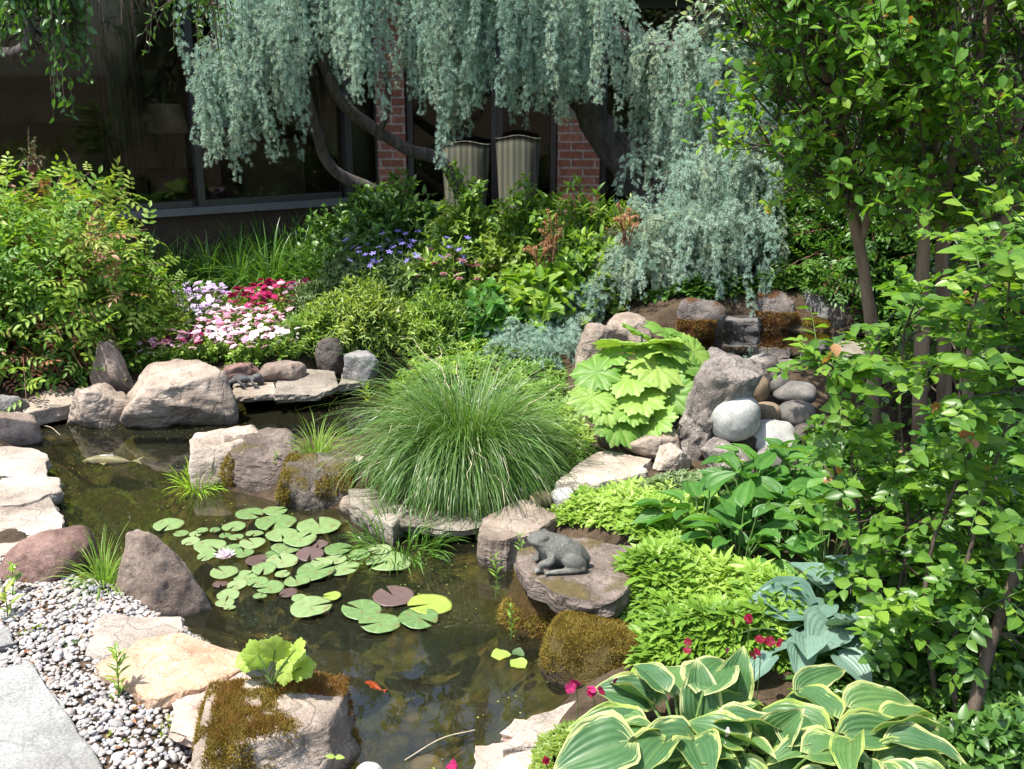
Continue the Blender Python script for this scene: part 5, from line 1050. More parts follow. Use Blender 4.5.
# ------------------------------------------------------------------ right side: backdrop shrubs, crape myrtles
GE = 'evergreen shrubs closing the right background'
def EV(label, px, Yd, rx, h, n, m='yew', T=LANCE, size=.07, k=14, z=None, ry=None):
    x = (px-512)*Yd/FPX*1.0; c = np.array([x, Yd, gz1(x, Yd)]); return bush('evergreen_shrub', label, 'shrub', c, (rx, ry or rx*.8, h), n, k, T, size, M[m], M['bark_twig'], GE, .35, stem_r=.008, bulge=.5, surf=.55)
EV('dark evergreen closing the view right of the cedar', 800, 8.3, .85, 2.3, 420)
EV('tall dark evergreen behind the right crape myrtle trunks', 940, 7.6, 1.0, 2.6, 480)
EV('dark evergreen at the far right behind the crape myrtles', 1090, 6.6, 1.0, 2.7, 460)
EV('dim broad-leaved shrub behind the foreground stems', 1040, 5.2, .8, 1.3, 260, 'shrub_dk', OVATE, .075, 12)
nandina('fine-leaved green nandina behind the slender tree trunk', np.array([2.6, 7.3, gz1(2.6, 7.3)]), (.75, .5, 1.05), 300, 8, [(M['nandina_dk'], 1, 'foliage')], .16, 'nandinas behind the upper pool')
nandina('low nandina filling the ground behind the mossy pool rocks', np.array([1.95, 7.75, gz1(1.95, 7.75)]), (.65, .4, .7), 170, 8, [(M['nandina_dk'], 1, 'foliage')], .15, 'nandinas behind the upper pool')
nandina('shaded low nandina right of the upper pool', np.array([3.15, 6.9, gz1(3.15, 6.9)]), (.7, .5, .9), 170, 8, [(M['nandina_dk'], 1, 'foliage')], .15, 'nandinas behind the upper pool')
dg = np.array([aty(770, 60, 8.7)[0], 8.7, .3]); dw = thing('dogwood', 'small tree with pale frosted leaves right above the cedar', 'tree', dg)
limb('trunk', spline([dg, dg+[.02, 0, 1], aty(768, 60, 8.5), aty(755, 20, 8.3)], 20), .035, .015, M['bark_twig'], dw)
P = bez(np.array([aty(760, 50, 8.3)]*46), np.array([aty(rng.uniform(700, 780), rng.uniform(-40, 10), rng.uniform(7.7, 8.2)) for _ in range(46)]), np.array([aty(rng.uniform(672, 790), rng.uniform(-30, 60), rng.uniform(7.5, 8.3)) for _ in range(46)]), 9)
mb = MB(); leaves_along(mb, OVATE, P, 14, .35, .085, .3, .9, .4, .4); mb.build('foliage', M['dogwood'], dw); mb = MB(); tubes(mb, P, .004, 4); mb.build('twigs', M['bark_twig'], dw)
for q in (1,):
    pass
def inpoly(poly, n, y0, y1, gq=rng):
    poly = np.array(poly, float); lo, hi = poly.min(0), poly.max(0); p = lo+(hi-lo)*gq.random((n*4, 2)); p = p[sdist(p, poly) < 0][:n]
    return np.array([aty(a, b, gq.uniform(y0, y1)) for a, b in p])
def crape(label, trunks, polys, n, r0):
    b0 = aty(*trunks[0][0]); b0[2] = gz1(b0[0], b0[1]); t = thing('crape_myrtle', label, 'tree', b0, 'crape myrtle trees at the right'); src = []
    for tr in trunks:
        Q = np.array([aty(*p) for p in tr]); main = tr[0][1] > 300; Q[0, 2] = gz1(Q[0, 0], Q[0, 1])-.03 if main else Q[0, 2]; Pm = spline(Q, 34); limb('trunk' if main else 'limb', Pm, r0*(1 if main else .5), r0*.4 if main else r0*.25, M['bark_crape'], t, knob=.08); src.append(Pm[18:])
    src = np.concatenate(src); E = np.concatenate([inpoly(p, m, a, b) for p, m, a, b in polys]); d = np.linalg.norm(E[:, None]-src[None], axis=2)+(src[None, :, 2] > E[:, None, 2]-.1)*.6; S = src[d.argmin(1)]
    C = S*.45+E*.55; C[:, 2] -= .05; D = nrm(E-S+1e-6); E2 = E+np.array([0, 0, .10])+rnd(len(E), 3)*.05; P = bez(S, C, E2, 12)
    mb = MB(); tubes(mb, P, np.linspace(.008, .0022, 12)[None], 5); mb.build('branches', M['bark_twig'], t)
    # leafy shoots at the branch ends: each carries a few upright side shoots
    K = 4; SS = np.repeat(P[:, 8], K, 0); EE = np.repeat(P[:, -1], K, 0)+rnd(len(P)*K, 3)*[.10, .10, .07]+[0, 0, .05]; Q = bez(SS, (SS+EE)/2+rnd(len(SS), 3)*.03, EE, 8); tn = (.45+.35*vn(EE*2.2)+.12*rng.normal(size=len(EE)))[:, None]
    mb = MB(); leaves_along(mb, OBOV, Q, 8, .25, .062, .15, .9, .45, .35, tn); mb.build('foliage', M['crape'], t)
    s = rng.random(len(Q)) < .2; mb = MB(); leaves_along(mb, OBOV, Q[s], 5, .9, .032, .3, .7, .8, .4); mb.build('new_leaves', M['crape_new'], t)
    mb = MB(); tubes(mb, Q, np.linspace(.003, .0014, 8)[None], 4); mb.build('twigs', M['bark_twig'], t); return t
crape('slender crape myrtle with one leaning trunk beside the upper pool', [[(878, 420, 5.0), (873, 340, 5.0), (868, 290, 5.0), (861, 245, 5.0), (852, 200, 5.0), (846, 150, 4.95), (830, 90, 4.9), (820, 0, 4.8), (815, -120, 4.8)], [(861, 245, 5.0), (875, 200, 4.95), (900, 150, 4.9), (905, 60, 4.9), (900, -60, 4.9)]],
      [([(712, -60), (695, 10), (735, 55), (715, 125), (750, 185), (800, 225), (850, 240), (880, 215), (905, 250), (905, -60)], 125, 4.2, 5.4), ([(720, -60), (905, -60), (905, -330), (740, -330)], 90, 4.2, 5.6)], 300, .036)
crape('many-stemmed crape myrtle with dark trunks at the right edge', [[(925, 420, 4.8), (922, 340, 4.8), (922, 270, 4.8), (926, 210, 4.8), (935, 150, 4.8), (945, 60, 4.8), (950, -80, 4.8)], [(948, 430, 4.9), (945, 340, 4.9), (941, 270, 4.9), (945, 200, 4.9), (960, 130, 4.9), (985, 40, 4.8), (1000, -80, 4.8)], [(962, 450, 4.6), (972, 340, 4.6), (985, 285, 4.6), (1003, 225, 4.6), (1015, 150, 4.6), (1030, 50, 4.6), (1040, -80, 4.6)]],
      [([(880, -60), (870, 100), (880, 235), (960, 250), (1100, 230), (1110, -60)], 160, 3.9, 5.4), ([(880, -60), (1110, -60), (1110, -330), (880, -330)], 110, 4.0, 5.6)], 300, .036)
# unseen tall tree added beyond the roof so the pond mirrors a crown
tb_ = np.array([-.6, 14.5, .6]); tt_ = thing('reflection_tree', 'tall unseen tree added beyond the house roof for the pond to mirror', 'tree', tb_)
limb('trunk', spline([tb_, tb_+[.1, 0, 3], tb_+[.0, .1, 6], tb_+[.3, 0, 9]], 24), .22, .06, M['bark_cedar'], tt_)
P = bush_curves(tb_+[0, 0, 3.2], (4.2, 3.0, 6.5), 110, surf=.35, zmin=-.1, bulge=.15); mb = MB(); tubes(mb, P, np.linspace(.03, .006, 9)[None], 4); mb.build('branches', M['bark_twig'], tt_)
mb = MB(); leaves_along(mb, OVATE, P, 40, .3, .17, -.2, .8, .4, .8); mb.build('crown', M['shrub_dk'], tt_)

# ------------------------------------------------------------------ foreground shrub at the right
FLEAF = leaf_T('ovate', .62, 4, 2, .16, .12)
fb = atz(950, 725, .15); fs = thing('foreground_shrub', 'multi-stemmed shrub with glossy bright leaves filling the right foreground', 'shrub', fb)
stems = [[(880, 655, 3.1), (868, 570, 3.15), (856, 500, 3.2), (848, 430, 3.2), (836, 370, 3.25)], [(872, 650, 3.1), (852, 570, 3.2), (838, 490, 3.2), (828, 440, 3.3)], [(940, 705, 2.75), (926, 610, 2.8), (931, 550, 2.85), (950, 500, 2.9), (975, 440, 2.95), (1000, 370, 3.0), (1010, 280, 3.0)],
         [(958, 725, 2.7), (954, 650, 2.75), (966, 570, 2.8), (984, 500, 2.85), (1004, 430, 2.9), (1022, 350, 2.9)], [(905, 650, 2.95), (900, 590, 3.0), (908, 540, 3.0), (905, 470, 3.1), (900, 400, 3.1), (905, 330, 3.1)], [(968, 640, 3.0), (972, 560, 3.0), (965, 480, 3.05), (960, 400, 3.1), (968, 330, 3.1), (985, 270, 3.1)]]
src = []
for s in stems:
    Q = np.array([aty(*p) for p in s]); Q[0, 2] = gz1(Q[0, 0], Q[0, 1])-.02; Pm = spline(Q, 30); limb('stem', Pm, .0085, .003, M['bark_twig'], fs, k=8, knob=.2); src.append(Pm[9:])
for s in [[(962, 745, 2.6), (985, 670, 2.65), (1002, 615, 2.7), (1020, 560, 2.75), (1050, 480, 2.8)]]:
    Q = np.array([aty(*p) for p in s]); Q[0, 2] = gz1(Q[0, 0], Q[0, 1])-.02; Pm = spline(Q, 30); limb('stem', Pm, .021, .010, M['bark_twig'], fs, k=10); src.append(Pm[12:])
src = np.concatenate(src)
E = np.concatenate([inpoly([(795, 350), (860, 330), (915, 330), (920, 470), (880, 520), (800, 480)], 28, 3.0, 3.6), inpoly([(915, 250), (985, 215), (1080, 210), (1080, 520), (930, 500)], 85, 2.7, 3.6), inpoly([(900, 520), (1060, 500), (1080, 700), (1000, 690), (960, 600)], 40, 2.7, 3.3), inpoly([(815, 470), (960, 470), (960, 620), (850, 610)], 48, 2.9, 3.4), inpoly([(870, 600), (1040, 600), (1040, 720), (930, 700)], 26, 2.65, 3.0)])
d = np.linalg.norm(E[:, None]-src[None], axis=2)+(src[None, :, 2] > E[:, None, 2])*.4; S = src[d.argmin(1)]; ok_ = np.linalg.norm(E-S, axis=1) < .5; S, E = S[ok_], E[ok_]; C = S*.5+E*.5; C[:, 2] += .03; P = bez(S, C, E, 10)
mb = MB(); tubes(mb, P, np.linspace(.004, .0014, 10)[None], 5); mb.build('twigs', M['bark_twig'], fs)
K = 3; SS = np.repeat(P[:, 6], K, 0); EE = np.repeat(P[:, -1], K, 0)+rnd(len(P)*K, 3)*[.08, .08, .05]; Q = bez(SS, (SS+EE)/2+[0, 0, .015], EE, 8); tn = (.5+.35*vn(EE*3.2)+.12*rng.normal(size=len(EE)))[:, None]
mb = MB(); leaves_along(mb, FLEAF, Q, 8, .15, .056, .05, .95, .45, .3, tn, flat=1); mb.build('foliage', M['fore'], fs)
mb = MB(); tubes(mb, Q, np.linspace(.002, .001, 8)[None], 4); mb.build('shoots', M['stem_green'], fs)
s = rng.random(len(Q)) < .05; mb = MB(); leaves_along(mb, ROUNDL, Q[s], 3, .8, .045, .2, .8, .5, .5); mb.build('coppery_leaves', M['fore_red'], fs)
# dead tan leaves caught in the stems
for px, py, Yd, lb in [(945, 597, 2.8, 'curled tan dead leaf caught on the left stem fork'), (958, 606, 2.75, 'hanging brown dead leaf below the stem fork'), (920, 550, 3.0, 'coppery dead leaf between the thin stems'), (956, 590, 2.8, 'upper tan dead leaf by the stem fork')]:
    p = aty(px, py, Yd); mb = MB(); inst(mb, leaf_T('ovate', .6, 6, 4, .5, .4, .1), p[None], rnd(1, 3), np.array([[0, -1., .4]]), .06); tag(mb.build('dead_leaf', M['fore_red'], loc=p), lb, 'leaf', 'dead leaves on the stems')
# low leafy plants below it
GU2 = 'leafy plants under the foreground shrub'
def U(label, px, py, w, h, n, k, T, size, m): c, rad = pb(px, py, w, h); return bush('leafy_plant', label, 'plant', c, rad, n, k, T, size, M[m], M['stem_green'], GU2, .4, .3, .9, .4, .0025)
U('mid green leafy plant right of the blue hosta', 940, 630, 100, 90, 120, 9, OVATE, .06, 'broad')
U('round-leaved plant between the stems at the right', 985, 600, 130, 130, 150, 9, OVATE, .06, 'fore')
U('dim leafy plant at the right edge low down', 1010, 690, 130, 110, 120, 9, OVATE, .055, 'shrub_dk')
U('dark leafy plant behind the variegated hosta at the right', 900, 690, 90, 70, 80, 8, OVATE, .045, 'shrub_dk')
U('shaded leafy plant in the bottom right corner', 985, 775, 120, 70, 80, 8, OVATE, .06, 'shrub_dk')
U('small-leaved plant with white buds beside the thin stems', 895, 665, 50, 55, 60, 10, OVATE, .022, 'grey_shrub')
U('green leafy plant behind the cobble pile at the right', 850, 480, 130, 75, 120, 9, OVATE, .06, 'fore')
U('tall green plant behind the thin stems', 960, 510, 150, 120, 150, 9, OVATE, .065, 'broad')
U('leafy plant in the gap right of the crape myrtle trunks', 1000, 460, 130, 110, 130, 9, OVATE, .07, 'shrub_dk')
# ------------------------------------------------------------------ broad-leaved plants, hostas
def rosette(name, label, c, n, length, m, T, pet=.16, el=(.25, 1.2), cat='hosta', group=None, seed=1, wid=1.0, petm='stem_green', droop=.35, extra=(), az_off=0):
    """leaves on stalks radiating from one crown"""
    g = np.random.default_rng(seed); t = thing(name, label, cat, c, group); az = np.arange(n)*2.4+az_off+g.normal(size=n)*.2; e = np.linspace(el[1], el[0], n)+g.normal(size=n)*.08
    h = np.column_stack([np.cos(az), np.sin(az), np.zeros(n)]); pl = pet*(.8+.4*g.random(n)); S = np.asarray(c)+h*.02; Ept = np.asarray(c)+h*(np.cos(e)*pl)[:, None]+np.array([0, 0, 1])*(np.sin(e)*pl+.02)[:, None]
    ax = h+np.array([0, 0, 1])*(np.tan(np.clip(e-.55, -.5, .85))*.8-droop*.3)[:, None]; sz = length*(.75+.4*g.random(n))
    for x in extra:
        S = np.vstack([S, np.asarray(c)]); Ept = np.vstack([Ept, x[0]]); ax = np.vstack([ax, x[1]]); sz = np.append(sz, x[2]*.84)
    up = np.array([0, 0, 1.])-nrm(ax)*.3+g.normal(size=ax.shape)*.18
    for i, x in enumerate(extra): up[n+i] = x[3]
    mb = MB(); inst(mb, T, Ept, ax, up, sz, t1=g.random(len(sz)), sx=np.full(len(sz), wid)*(.85+.3*g.random(len(sz)))); mb.build('leaves', M[m], t)
    C = (S+Ept)/2; C[:, 2] += .03; mb = MB(); tubes(mb, bez(S, C, Ept+nrm(ax)*sz[:, None]*.04, 8), .0045 if length > .15 else .003, 6); mb.build('leaf_stalks', M[petm], t); return t
HOSTA = leaf_T('heart', .80, 14, 20, .22, .26, .05, .006, 8, .03); HOSTA2 = leaf_T('heart', .60, 14, 20, .26, .32, .05, .006, 8, .03); BLUE = leaf_T('heart', .86, 12, 18, .20, .20, .03, .008, 8)
GH = 'cream-edged variegated hostas'
def gp(px, py, z): return atz(px, py, z)
c = gp(668, 790, .12)
ex = [(aty(700, 720, 2.62), (-.02, .25, 1), .20, (0, -1, .35)), (aty(728, 700, 2.70), (.25, .1, 1), .19, (-.2, -1, .4)), (aty(640, 735, 2.55), (-1, -.1, .35), .24, (0, -.3, 1)), (aty(690, 742, 2.48), (-.9, -.3, .2), .20, (-.1, -.5, 1)), (aty(628, 742, 2.4), (-1, -.35, -.05), .25, (-.1, -.5, 1)), (aty(650, 700, 2.7), (-1, .1, .3), .2, (0, -.5, 1)), (aty(770, 740, 2.5), (.3, -.5, .9), .18, (-.5, -1, .6))]
rosette('variegated_hosta', 'large cream-edged hosta with two upright leaves at the bottom edge', c+[.06, .1, 0], 26, .17, 'varhosta', HOSTA, .17, (.2, 1.1), 'hosta', GH, 5, extra=ex)
c = gp(850, 775, .13)
ex = [(aty(850, 708, 2.62), (1, .05, .22), .23, (0, -.45, 1)), (aty(845, 735, 2.5), (1, .0, .1), .27, (0, -.6, 1)), (aty(800, 690, 2.72), (.9, .3, .4), .2, (-.2, -.6, 1)), (aty(905, 735, 2.55), (1, -.1, -.15), .2, (0, -.6, 1)), (aty(880, 760, 2.45), (.9, -.3, .3), .2, (-.3, -.6, 1))]
rosette('variegated_hosta', 'long-leaved cream-edged hosta at the foot of the thin stems', c, 26, .175, 'varhosta', HOSTA2, .15, (.15, 1.0), 'hosta', GH, 6, extra=ex)
rosette('variegated_hosta', 'cream-edged hosta in the middle between the other two', gp(765, 800, .13), 20, .165, 'varhosta', HOSTA, .14, (.2, 1.0), 'hosta', GH, 7)
GBH = 'blue-grey hostas in the shade'
for px, py, lb, s in [(836, 645, 'blue-grey hosta left of the thin stems', 3), (882, 625, 'blue-grey hosta behind the thin stems', 4), (800, 660, 'small blue-grey hosta beside the groundcover', 8)]:
    rosette('blue_hosta', lb, G(px, py), 14, .20 if s != 8 else .14, 'bluehosta', BLUE, .14, (.25, 1.0), 'hosta', GBH, s)
GBR = 'broad green-leaved plants behind the groundcover'
for i, (px, py, lb) in enumerate([(700, 545, 'broad-leaved plant nearest the groundcover mat'), (738, 570, 'broad-leaved plant in front of its fellows'), (745, 525, 'broad-leaved plant in the middle of the green drift'), (785, 545, 'broad-leaved plant left of the blue hosta'), (790, 505, 'broad-leaved plant below the cobble pile'), (835, 530, 'broad-leaved plant nearest the red-tipped stems'), (825, 575, 'broad-leaved plant above the blue hosta'), (760, 500, 'broad-leaved plant at the foot of the violet-grey rock')]):
    rosette('broad_leaved_plant', lb, G(px, py), 24, .125, 'broad', HEART, .19, (.15, 1.3), 'plant', GBR, 20+i, wid=.9)
# umbrella-leaved plant
def lobed_T(nl=9, seg=9):
    n = nl*seg; th = np.arange(n+1)/n*(2*math.pi-.12)+.06; r = 1+.085*np.cos(th*nl)+.06*np.cos(th*nl*3); rr = np.array([.02, .25, .5, .72, .9, 1.0]); V = []; A = []
    for q in rr:
        R_ = q*(1+(r-1)*q**3); z = .10*q*q-.20*q**4-.035*np.cos(th*nl)*q+.05*np.sin(th*3)*q*q; V.append(np.column_stack([R_*np.sin(th), -R_*np.cos(th), z])); A.append(np.column_stack([.5+.5*np.abs(((th*nl/(2*math.pi)+.5) % 1)-.5), np.full(n+1, q)]))
    return np.concatenate(V)*.5, [grid_faces(len(rr), n+1)], np.concatenate(A)
LOBED = lobed_T(9, 12); RUFF = lobed_T(6, 9)
uc = atz(645, 452, .2)+[0, .22, 0]; um = thing('umbrella_plant', 'bright green umbrella plant with large scalloped round leaves', 'plant', uc)
ul = [(617, 423, -.22, 52), (655, 420, -.20, 42), (592, 397, -.15, 46), (630, 377, -.05, 56), (657, 366, -.02, 58), (680, 368, 0, 52), (655, 343, .12, 60), (622, 344, .12, 54), (596, 372, -.02, 48), (668, 334, .2, 50), (694, 352, .12, 46), (640, 398, -.14, 50), (672, 395, -.1, 46), (610, 355, .1, 50), (640, 358, .06, 50), (690, 378, .02, 40), (605, 408, -.2, 40), (642, 334, .25, 46), (670, 350, .1, 50), (632, 410, -.18, 40), (683, 335, .26, 40), (600, 385, .02, 46)]
pos = np.array([aty(a, b, uc[1]+dy) for a, b, dy, s in ul]); sz = np.array([s for *_, s in ul])*5.2e-3; hor = pos-uc; hor[:, 2] = 0; hor = nrm(hor)
ax = hor+np.array([0, 0, -.30]); up = np.array([0, 0, 1.])+hor*.35+np.array([-.05, -.55, 0])+rnd(len(pos), 3)*.38
mb = MB(); inst(mb, LOBED, pos, ax, up, sz); mb.build('leaves', M['umbrella'], um)
S = np.tile(uc, (len(pos), 1)); mb = MB(); tubes(mb, bez(S, (S+pos)/2+[0, 0, .05]-hor*.05, pos-[0, 0, .004], 8), .005, 6); mb.build('leaf_stalks', M['stem_green'], um)
# chartreuse plant on the square boulder
hc = aty(272, 684, atz(272, 690, .26)[1]); ht = thing('coral_bells', 'small chartreuse ruffled-leaved plant growing on the square boulder', 'plant', hc)
hl = [(258, 655, 30), (290, 657, 36), (275, 650, 30), (302, 668, 26), (248, 660, 24), (283, 672, 24), (296, 650, 24)]
pos = np.array([aty(a, b, hc[1]+rng.uniform(-.03, .05)) for a, b, s in hl]); mb = MB(); inst(mb, RUFF, pos, nrm(pos-hc)+[0, 0, -.2], rnd(len(pos), 3)*.25+[0, -.7, .8], np.array([s for *_, s in hl])*3.1e-3); mb.build('leaves', M['heuch'], ht)
S = np.tile(hc, (len(pos), 1)); mb = MB(); tubes(mb, bez(S, (S+pos)/2+[0, 0, .02], pos, 7), .0025, 5); mb.build('leaf_stalks', M['stem_green'], ht)
p0 = aty(335, 757, ROCKS[_b][0][:, 1].min()+.02); sd2 = thing('seedling', 'two-leaved seedling sprouting low on the square boulder', 'plant', p0); mb = MB(); inst(mb, OVATE, np.array([p0, p0]), np.array([[1., -.2, .1], [-1, -.2, .3]]), np.array([[0, -.6, 1.]]*2), .028); mb.build('leaves', M['heuch'], sd2); mb = MB(); tubes(mb, spline([p0+[0, .05, -.03], p0+[0, .02, -.01], p0], 5)[None], .001, 4); mb.build('stem', M['stem_green'], sd2)

# ------------------------------------------------------------------ groundcover
def cover(name, label, poly, n, T, size, m, h, hv=.05, seed=1, loose=.28):
    g = np.random.default_rng(seed); poly = np.array([G(a, b)[:2] for a, b in poly]); lo, hi = poly.min(0), poly.max(0); p = lo+(hi-lo)*g.random((n*4, 2)); p = p[sdist(p, poly) < 0][:n]; z = gz(p[:, 0], p[:, 1])
    e_ = sm(0, .09, -sdist(p, poly)); hh = h*(.8+.9*vn(np.column_stack([p*4.3, p[:, :1]*0])))+hv*g.random(len(p)); hh = hh*(.25+.75*e_); q = np.column_stack([p, z+hh]); tn = np.clip(.5+.4*vn(np.column_stack([p*2.6, p[:, :1]*0+7]))+.18*g.normal(size=len(p)), 0, 1)
    mb = MB(); inst(mb, T, q, np.tile([0., 0, 1], (len(p), 1))+g.normal(size=(len(p), 3))*loose+[0, -.1, 0], g.normal(size=(len(p), 3)), size*(.7+.6*g.random(len(p))), tn)
    return tag(mb.build(name, M[m]), label, 'groundcover', kind='stuff')
cover('groundcover', 'light green whorled groundcover carpet round the frog slab', [(625, 540), (650, 522), (690, 510), (735, 520), (690, 560), (760, 598), (815, 630), (806, 672), (640, 672), (645, 640), (632, 618), (588, 612), (612, 596), (650, 574), (652, 552)], 3300, PACHY, .066, 'pachy', .085, .075, 3)
cover('creeping_groundcover', 'low grey-green creeping plants below the rock pile', [(600, 512), (640, 492), (700, 482), (800, 480), (830, 470), (830, 500), (700, 515), (640, 510)], 1300, PACHY, .035, 'grey_shrub', .05, .04, 4)
cover('pale_groundcover', 'pale small-leaved mat on the pale flagstone by the hosta', [(540, 745), (590, 725), (600, 790), (530, 790)], 500, PACHY, .022, 'shrub_lt', .03, .03, 5)
cover('weedy_groundcover', 'weedy low growth filling the shaded bed at the right', [(760, 600), (900, 560), (1060, 480), (1100, 900), (960, 900), (950, 740), (800, 690)], 2200, PACHY, .05, 'shrub_dk', .05, .05, 6)
cover('bed_groundcover', 'low green growth between the shrubs of the back bed', [(300, 345), (380, 335), (520, 340), (600, 300), (640, 262), (400, 262), (320, 285), (300, 310)], 2600, PACHY, .06, 'shrub_md', .10, .08, 7)

# ------------------------------------------------------------------ red flowers near the hosta
DR = join_T([(leaf_T('obov', .95, 4, 3, -.1, .2, .12), (0, 0, 0), (math.cos(a), math.sin(a), .45), (0, 0, 1), 1.0-.1*(i % 2)) for i, a in enumerate(np.arange(5)*1.2566)])
def red(px, py, Yd, m, label, s=.022, foot=.10, grp='dark red flowers near the hosta', nfl=1):
    e = aty(px, py, Yd); t = thing('red_flower', label, 'flower', (e[0], e[1]+.03, max(gz1(e[0], e[1]), .02)), grp); b = np.array([e[0]+.01, e[1]+.03, max(gz1(e[0], e[1]), .02)])
    mb = MB(); tubes(mb, spline([b, (b+e)/2+[.005, 0, .01], e], 8)[None], .0016, 5); mb.build('stem', M['stem_green'], t)
    for i in range(nfl):
        mb = MB(); q = e+rnd(1, 3)[0]*[.022, .015, .012]*(i > 0); inst(mb, DR, q[None], rnd(1, 3), np.array([[0, -.6, .8]])+rnd(1, 3)*.4, s*.75); mb.build('petals', M[m], t)
for a in [(688, 642, 2.82, 'f_dred', 'small dark red flower highest in the groundcover', .018, .1, 'dark red flowers near the hosta', 2), (748, 618, 2.9, 'f_dred', 'dark red flower topmost beside the groundcover', .02, .1, 'dark red flowers near the hosta', 2), (733, 622, 2.9, 'f_dred', 'dark red flower left of the topmost one', .018), (760, 640, 2.78, 'f_dred', 'large dark red bloom above the middle hosta', .024, .1, 'dark red flowers near the hosta', 3), (754, 655, 2.72, 'f_dred', 'dark red bloom lowest above the middle hosta', .018, .1, 'dark red flowers near the hosta', 2),
          (727, 650, 2.75, 'f_mag', 'tiny crimson flower over the upright hosta leaf', .012), (575, 682, 2.75, 'f_mag', 'bright crimson bloom in front of the domed moss boulder', .026, .1, 'crimson flowers in front of the moss boulder', 3), (592, 690, 2.72, 'f_mag', 'crimson bloom beside the brightest one', .022, .1, 'crimson flowers in front of the moss boulder', 3), (622, 686, 2.75, 'f_mag', 'crimson bloom nearest the hosta leaf tips', .02, .1, 'crimson flowers in front of the moss boulder', 2),
          (645, 673, 2.7, 'f_mag', 'small crimson bloom behind the hosta leaf tips', .016), (452, 768, 2.38, 'f_mag', 'crimson bloom peeping in at the bottom edge of the pond', .022, .1, 'crimson flowers in front of the moss boulder', 3), (793, 662, 2.9, 'fore_red', 'orange-red fallen petal above the right hosta', .016), (888, 680, 2.8, 'f_mag', 'crimson bud beside the small white-budded plant', .012), (722, 745, 2.42, 'f_white', 'whitish spent bloom among the hosta leaves', .018, .1, 'dark red flowers near the hosta', 2), (545, 760, 2.45, 'f_dred', 'dark red bloom under the left hosta leaf', .016, .1, 'dark red flowers near the hosta', 2)]: red(*a)

# ------------------------------------------------------------------ lily pads
def pad_T(seed):
    g = np.random.default_rng(seed); n = 44; th = .16+np.arange(n)/(n-1)*(2*math.pi-.32); rr = [.03, .35, .7, .9, 1.0]; V = []; A = []
    for q in rr:
        r_ = q*(1+.02*np.sin(th*3+seed)+.012*np.sin(th*11+seed)); z = .022*np.sin(th*4+seed)*q**2+.03*np.sin(th*2+seed*2)*q**3; V.append(np.column_stack([r_*np.cos(th), r_*np.sin(th), z])); A.append(np.column_stack([.5+.48*np.abs(((th*9/6.283) % 1)-.5)*2, np.full(n, q)]))
    V = np.concatenate(V)*.5; V2 = V-[0, 0, .012]; f = grid_faces(len(rr), n); m_ = len(V)
    rim = [[(len(rr)-1)*n+i, (len(rr)-1)*n+i+1, m_+(len(rr)-1)*n+i+1, m_+(len(rr)-1)*n+i] for i in range(n-1)]
    return np.vstack([V, V2]), [np.vstack([f, f[:, ::-1]+m_, np.array(rim)])], np.concatenate(A+A)
ZP = [(320,74,95),(400,65,80),(402,102,135),(542,112,145),(60,110,100),(268,116,78),(421,142,105),(208,127,36),(166,128,40),(100,138,50),(145,140,42),(192,178,105),(130,163,60),(240,145,40),(275,150,50),(335,138,60),(328,168,85),(480,155,110),(434,186,95),(540,172,62,1),(513,203,92,1),(602,187,92),(422,225,105),(350,225,90,1),(300,200,66),(237,262,92),(365,250,80),(305,275,80),(225,300,50,1),(278,302,66),(343,292,72),(385,310,92),(424,268,50),(470,290,88),(530,258,125),(550,230,72),(620,250,105),(595,220,72),(670,205,72),(765,228,150),(442,328,60,1),(478,344,52),(515,372,138),(582,338,60,2),(352,338,46),(250,335,74),(240,360,62),(255,375,40),(678,382,132),(735,423,138),(778,338,138,1),(860,408,132),(895,365,148,2),(735,188,80),(180,210,60),(265,185,60),(395,205,60)]
SPL = {39: 'large green lily pad rightmost of the crowded group carrying a petal', 42: 'large green lily pad lowest in the crowded group', 43: 'small yellow lily pad beside the lowest green pad of the crowd', 48: 'green lily pad leftmost of the separate cluster', 49: 'green lily pad nearest the viewer in the separate cluster', 50: 'purple-brown lily pad at the back of the separate cluster', 51: 'green lily pad second from the right in the separate cluster', 52: 'yellow-green lily pad rightmost in the separate cluster', 3: 'large green lily pad floating right below the dark mossy rock', 4: 'green lily pad farthest left, behind the granite boulder', 40: 'small purple pad at the near edge of the crowd'}
PT = [pad_T(s) for s in range(4)]
for i, q in enumerate(ZP):
    px, py, w = 150+q[0]/3.2, 490+q[1]/3.2, q[2]/3.2; kd = q[3] if len(q) > 3 else 0; z = .005+.0013*(i % 9)+(.004 if kd == 0 else 0); p = atz(px, py, z); s = w*mpp(p)*.97; az = rng.random()*6.28
    mb = MB(); inst(mb, PT[i % 4], p[None], np.array([[math.cos(az), math.sin(az), 0]]), np.array([[.055*rng.normal(), .055*rng.normal(), 1]]), s); o = mb.build('lily_pad', M[['lily', 'lily_p', 'lily_y'][kd]], loc=p)
    tag(o, SPL.get(i, 'round green lily pad floating in the crowded main group' if kd == 0 else 'purple-brown lily pad tucked among the crowded green pads'), 'lily pad', 'lily pads floating on the pond')
wf = aty(225, 559, atz(225, 562, 0)[1]); wl = thing('water_lily', 'white water lily flower open among the pads', 'flower', (wf[0], wf[1], .01))
